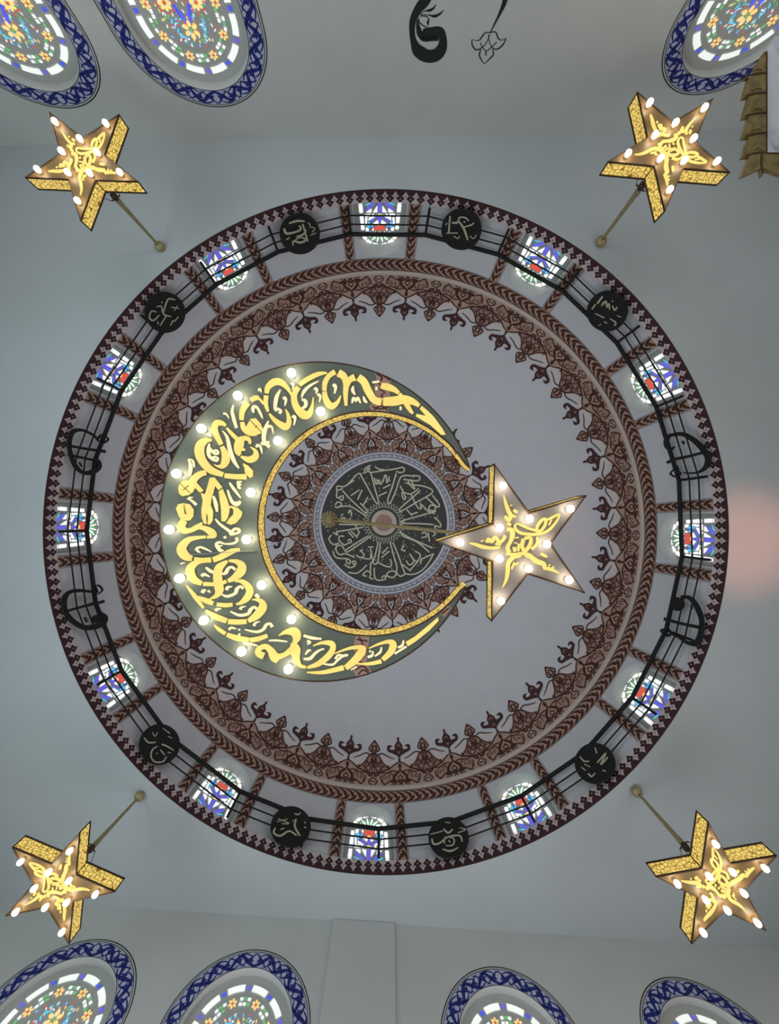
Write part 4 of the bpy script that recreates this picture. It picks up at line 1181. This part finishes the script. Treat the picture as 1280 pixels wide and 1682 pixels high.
SMALL = {
    'A': [[(650, 440, 22), (680, 540, 46), (697, 645, 22)], [(835, 360, 18), (860, 440, 30), (900, 520, 42), (960, 542, 62), (1005, 508, 26)], [(860, 265, 22), (920, 350, 36), (1005, 462, 16)],
          [(962, 245, 20), (985, 255, 30), (1022, 246, 12)], [(966, 250, 24), (980, 290, 36), (1014, 284, 14)], [(976, 290, 26), (984, 330, 32), (1012, 332, 14)], [(308, 482, 14), (340, 460, 24), (382, 455, 8)], [(320, 470, 18), (380, 512, 30), (424, 555, 36)],
          [(415, 1150, 26), (440, 1122, 34), (480, 1110, 26), (540, 1130, 24), (625, 1172, 8)], [(430, 1145, 26), (452, 1168, 22), (480, 1178, 10)], [(945, 985, 34), (960, 1020, 30), (910, 1060, 30), (800, 1066, 20), (730, 1045, 30), (688, 1070, 38), (712, 1120, 44), (742, 1152, 40), (782, 1155, 12)],
          [(720, 1095, 26), (765, 1090, 12)], [(785, 985, 30), (815, 975, 30)], [(675, 740, 16), (740, 812, 30), (850, 892, 36), (885, 930, 56)], [(880, 925, 40), (925, 872, 36), (980, 878, 36), (984, 910, 32), (930, 932, 36), (870, 940, 40)]],
    'B': [[(832, 395, 28), (792, 366, 26), (750, 382, 36), (720, 432, 40), (678, 446, 18)], [(488, 368, 16), (540, 410, 36), (592, 432, 18)], [(440, 470, 30), (460, 452, 36), (490, 456, 26), (532, 478, 10)], [(1065, 685, 30), (1085, 700, 40), (1110, 722, 22)],
          [(732, 632, 36), (742, 602, 32), (795, 594, 8)], [(925, 618, 28), (892, 590, 26), (850, 622, 42), (830, 672, 36), (740, 706, 30), (675, 684, 12)], [(448, 665, 36), (460, 642, 40), (490, 636, 14)], [(512, 640, 24), (542, 660, 10)],
          [(605, 875, 34), (620, 856, 32), (668, 852, 8)], [(890, 858, 36), (905, 834, 26), (955, 824, 6)], [(1085, 856, 28), (1052, 832, 26), (1010, 862, 42), (980, 910, 36), (880, 926, 30), (776, 882, 12)],
          [(1050, 1050, 32), (1066, 1018, 26), (1120, 998, 6)], [(1262, 1064, 36), (1240, 1026, 26), (1190, 1042, 36), (1160, 1090, 36), (1080, 1120, 26), (946, 1094, 10)], [(758, 1095, 28), (785, 1072, 24), (842, 1086, 8)], [(868, 1095, 18), (888, 1095, 18)], [(880, 1140, 26), (878, 1165, 18)], [(196, 330, 14), (212, 318, 16), (245, 316, 8)]],
    'C': [[(530, 385, 10), (590, 470, 36), (630, 650, 52), (680, 780, 46), (742, 872, 18)], [(357, 548, 12), (345, 620, 42), (350, 700, 42), (390, 750, 36), (450, 772, 36), (466, 742, 26), (425, 726, 26), (385, 745, 24)], [(348, 590, 24), (380, 640, 36), (430, 682, 36), (472, 675, 26), (452, 640, 26), (410, 648, 24)],
          [(672, 42, 10), (655, 130, 36), (680, 240, 42), (712, 345, 34)], [(540, 155, 28), (580, 165, 22), (612, 218, 10)], [(335, 436, 22), (365, 445, 28), (385, 462, 8)], [(80, 756, 12), (112, 850, 48), (90, 978, 40)], [(90, 752, 14), (140, 780, 26), (160, 862, 12)],
          [(1132, 252, 12), (1092, 350, 46), (1070, 450, 52), (1075, 545, 42)], [(1030, 548, 28), (1080, 548, 52), (1142, 530, 26)], [(1100, 560, 30), (1145, 592, 54)], [(1122, 340, 26), (1150, 318, 28), (1178, 340, 26), (1194, 418, 10)], [(970, 600, 26), (992, 568, 30), (1030, 602, 30), (1046, 682, 10)]],
    'D': [[(1022, 258, 8), (920, 312, 26), (850, 382, 32), (822, 452, 10)], [(826, 472, 22), (868, 492, 40), (868, 548, 36), (826, 576, 22)], [(577, 356, 10), (530, 450, 42), (515, 570, 36), (535, 604, 30)], [(540, 578, 30), (580, 606, 32), (562, 636, 26)],
          [(610, 470, 26), (628, 452, 30), (640, 480, 28), (628, 545, 12)], [(700, 300, 26), (716, 288, 28), (728, 305, 24), (718, 362, 10)], [(972, 360, 26), (990, 345, 30), (1004, 366, 28), (990, 402, 12)], [(1010, 430, 26), (1026, 415, 28), (1042, 440, 26), (1030, 502, 10)], [(715, 685, 26), (735, 668, 30), (748, 692, 28), (734, 772, 12)],
          [(1188, 320, 22), (1208, 305, 28), (1224, 332, 26), (1204, 402, 10)], [(262, 625, 22), (256, 570, 38), (300, 562, 30), (345, 640, 28), (368, 695, 10)], [(318, 372, 16), (338, 350, 24), (352, 388, 10)]],
    'E': [[(228, 248, 10), (220, 285, 30), (242, 325, 14)], [(42, 242, 22), (58, 240, 26), (64, 265, 26), (56, 314, 10)], [(214, 402, 14), (228, 360, 26), (252, 375, 20), (268, 358, 26), (292, 402, 14)], [(318, 342, 12), (330, 378, 26), (352, 398, 14)], [(400, 214, 16), (466, 206, 16)], [(428, 270, 30), (446, 270, 30)], [(648, 450, 30), (667, 450, 30)], [(245, 390, 16), (255, 375, 14)]],
    'F': [[(150, 255, 6), (200, 255, 10), (257, 262, 5)], [(0, 268, 8), (50, 276, 10), (84, 286, 5)], [(352, 226, 12), (400, 240, 16), (457, 246, 8)], [(372, 258, 12), (390, 266, 14), (374, 278, 5)], [(352, 362, 8), (390, 360, 18), (420, 330, 16), (450, 310, 10), (472, 305, 8)], [(364, 336, 10), (378, 316, 14), (396, 312, 6)],
          [(462, 390, 5), (520, 396, 11), (550, 370, 13), (580, 346, 15), (612, 340, 10)], [(538, 362, 14), (552, 342, 12), (575, 338, 5)], [(628, 426, 5), (662, 409, 9)], [(726, 352, 12), (752, 342, 14), (756, 318, 10)], [(768, 346, 8), (800, 322, 13), (806, 294, 8)], [(736, 322, 10), (745, 314, 8)],
          [(884, 332, 10), (952, 290, 10)], [(902, 296, 10), (928, 284, 15), (936, 254, 7)]],
}
POLY = {
    'A': [[(200, 300), (250, 238), (345, 232), (378, 285), (386, 380), (352, 402), (330, 422), (240, 440), (202, 405), (192, 340)],
          [(605, 200), (570, 330), (540, 420), (488, 398), (515, 500), (495, 620), (500, 720), (530, 800), (600, 812), (636, 762), (642, 640), (610, 560), (620, 480), (650, 380), (668, 300), (718, 358), (762, 322), (662, 195)],
          [(722, 382), (768, 345), (822, 470), (852, 560), (857, 640), (836, 720), (800, 772), (758, 766), (755, 620), (735, 480)], [(850, 572), (890, 568), (965, 592), (1024, 650), (1012, 712), (942, 792), (880, 816), (822, 792), (858, 735), (912, 684), (918, 622), (892, 592), (858, 600)],
          [(162, 600), (192, 545), (260, 533), (340, 548), (388, 620), (382, 705), (340, 760), (250, 764), (200, 705)]],
    'C': [[(795, 808), (860, 838), (928, 908), (924, 980), (886, 1002), (826, 932), (820, 870)]],
    'D': [[(228, 702), (290, 693), (342, 750), (377, 830), (357, 862), (290, 887), (200, 872), (172, 802), (205, 745)]],
    'E': [[(850, 430), (905, 475), (960, 530), (1040, 640), (1067, 690), (1030, 692), (930, 602), (796, 522), (804, 503), (892, 522), (834, 455)]],
    'F': [[(948, 264), (1000, 234), (1060, 184), (1137, 120), (1138, 140), (1086, 195), (1010, 256), (960, 288)]],
}
DARK = {
    'A': [[(215, 270, 10), (352, 400, 10)], [(258, 365, 10), (330, 300, 14)], [(272, 545, 6), (276, 600, 14), (290, 665, 22), (294, 680, 5)], [(568, 668, 5), (572, 730, 20), (572, 812, 7)], [(485, 398, 12), (518, 378, 8)]],
    'C': [[(888, 240, 10), (1052, 410, 10)], [(955, 345, 8), (990, 315, 10)], [(755, 722, 10), (785, 690, 10)]], 'D': [], 'B': [[(330, 275, 10), (348, 245, 10)]],
}
b = MB()
for key in CR:
    ox, oy, sc = CR[key]
    cv = lambda s: [(ox + x / sc, oy + y / sc, wd / sc) for x, y, wd in s]
    for s in BIG.get(key, []): b.ribbon(cv(s), cw(-0.018), LETTER, 6, cw(0.0))
    for pl in POLY.get(key, []): b.poly([(ox + x / sc, oy + y / sc) for x, y in pl], cw(-0.019), LETTER, cw(0.0))
    for s in SMALL.get(key, []): b.ribbon(cv(s), cw(-0.016), LETTERS, 5, cw(0.0))
    for s in DARK.get(key, []): b.ribbon(cv(s), cw(-0.023), TIE, 3)
addw(b, 'lettering', crescent)
for (u, v) in [(479, 613), (391, 650), (331, 704), (290, 778), (278, 870), (295, 950), (335, 1019), (397, 1070), (474, 1099), (527, 676), (457, 724), (412, 809), (405, 886), (430, 961), (479, 1017)]:
    # the bulb hangs a little below the panel, so its socket sits a touch nearer the middle
    u, v = CX + (u - CX) * 0.98, CY + (v - CY) * 0.98
    p = cw(0.0)(u, v)
    b = MB(); b.lathe([(0.0, -0.17), (0.022, -0.163), (0.044, -0.142), (0.056, -0.11), (0.052, -0.078), (0.04, -0.054), (0.028, -0.035)], BULB, 16, tuple(p))
    bo = addw(b, 'bulb', crescent)
    c = MB(); c.lathe([(0.028, -0.036), (0.03, -0.03), (0.03, 0.0), (0.0, 0.0)], SOCKET, 12, tuple(p)); o = c.build('bulb_socket', None, tuple(crescent.location)); o.parent = bo; o.location = (0, 0, 0)

# ------------------------------------------------------------------ brass beam and wires that carry the two middle lamps
DB = 7.0
pe0, pe1 = W(541, 853, DB), W(748, 875, DB)
hang = empty('hanging_beam', tuple((pe0 + pe1) / 2), 'slim brass hanging beam with a round boss below the dark medallion', 'hanging beam')
b = MB(); b.tube([pe0, pe0.lerp(pe1, 0.5), pe1], [0.036, 0.034, 0.03], BRASS, 10); addw(b, 'beam', hang)
b = MB(); b.lathe([(0.0, -0.16), (0.03, -0.155), (0.035, -0.13), (0.07, -0.125), (0.075, -0.11), (0.11, -0.1), (0.115, -0.085), (0.145, -0.06), (0.15, -0.02), (0.13, 0.03), (0.08, 0.09), (0.0, 0.1)], BRASS, 24, tuple(pe0))
for k in range(12):
    a = 2 * pi * k / 12
    b.tube([pe0 + Vector((0.075 * cos(a), 0.075 * sin(a), -0.115)), pe0 + Vector((0.145 * cos(a), 0.145 * sin(a), -0.06))], 0.008, EDGE, 5)
addw(b, 'boss', hang)
b = MB()
mid = pe0.lerp(pe1, 0.42); apex = surf(0.5, 0)
b.tube([mid, (mid + apex) / 2, apex], 0.012, CHAIN, 6); addw(b, 'suspension_cable', hang)
for fr, (u, v) in ((pe1, (806, 858)), (pe1, (716, 888)), (pe0, (432, 852)), (pe0, (428, 905))):
    q = W(u, v, DSTAR + HS); b = MB(); b.tube([fr, q], 0.0045, WIRE, 5); addw(b, 'wire', hang)

# ------------------------------------------------------------------ gilded canopy at the right, near the back wall
DM = 5.0
mp = lambda off: (lambda u, v: Vector((((u - CX) / F) * DM, ((v - CY) / F) * DM, CAM + DM + off)))
can = empty('pulpit_canopy', tuple(mp(0)(1330, 190)), 'gilded toothed canopy with pale marble soffit at the top right', 'canopy')
b = MB(); sq = [(1260, 84), (1278, 54), (1480, 54), (1480, 252), (1260, 252)]
b.poly(sq, mp(0.03), MARBLE, mp(0.12)); b.poly(sq, mp(0.12), MARBLE); addw(b, 'marble_soffit', can)
b = MB()
yy = 288.0; left = []; k = 0
zig = [(1219, 290)]
for yt in (258, 226, 193, 160, 128):
    zig += [(1231, yt - 2), (1220 + (258 - yt) * 0.016, yt)]
zig += [(1233, 126), (1240, 116), (1247, 102), (1255, 86)]
botz = [(1253, 289)]
for xb in (1290, 1328, 1366, 1404, 1442, 1480): botz += [(xb - 38 + 2, 276), (xb, 288)]
outline = [(1260, 82)] + zig[::-1] + [(1251, 276)] + botz + [(1480, 252), (1260, 252)]
b.poly(outline, mp(0.0), GILT, mp(0.05)); b.poly(outline, mp(0.05), GILT)
# raised scale leaves on the border
for yt in (128, 160, 193, 226, 258):
    b.ribbon([(1224, yt - 2, 1.4), (1240, yt - 6, 2.4), (1259, yt - 8, 2.0)], mp(-0.012), EDGE, 3, mp(0.0))
    b.poly([(1234, yt - 10), (1243, yt - 26), (1252, yt - 12), (1243, yt - 14)], mp(-0.014), GILT, mp(0.0))
for xb in (1253, 1290, 1328, 1366, 1404): b.ribbon([(xb, 286, 1.4), (xb - 2, 270, 2.4), (xb - 2, 254, 2)], mp(-0.012), EDGE, 3, mp(0.0))
b.ribbon([(1259.5, 86, 1.5), (1259.5, 252, 1.5), (1480, 252, 1.5)], mp(-0.01), EDGE, 1, mp(0.0))
addw(b, 'gilded_border', can)
for u, v in ((1285, 228), (1460, 228), (1460, 70), (1290, 70)):
    p = mp(0.05)(u, v)
    b = MB(); b.lathe([(0.12, -p.z), (0.12, -p.z + 0.2), (0.07, -p.z + 0.3), (0.07, -0.25), (0.11, -0.1), (0.11, 0.0)], MARBLE, 14, tuple(p)); addw(b, 'column', can)
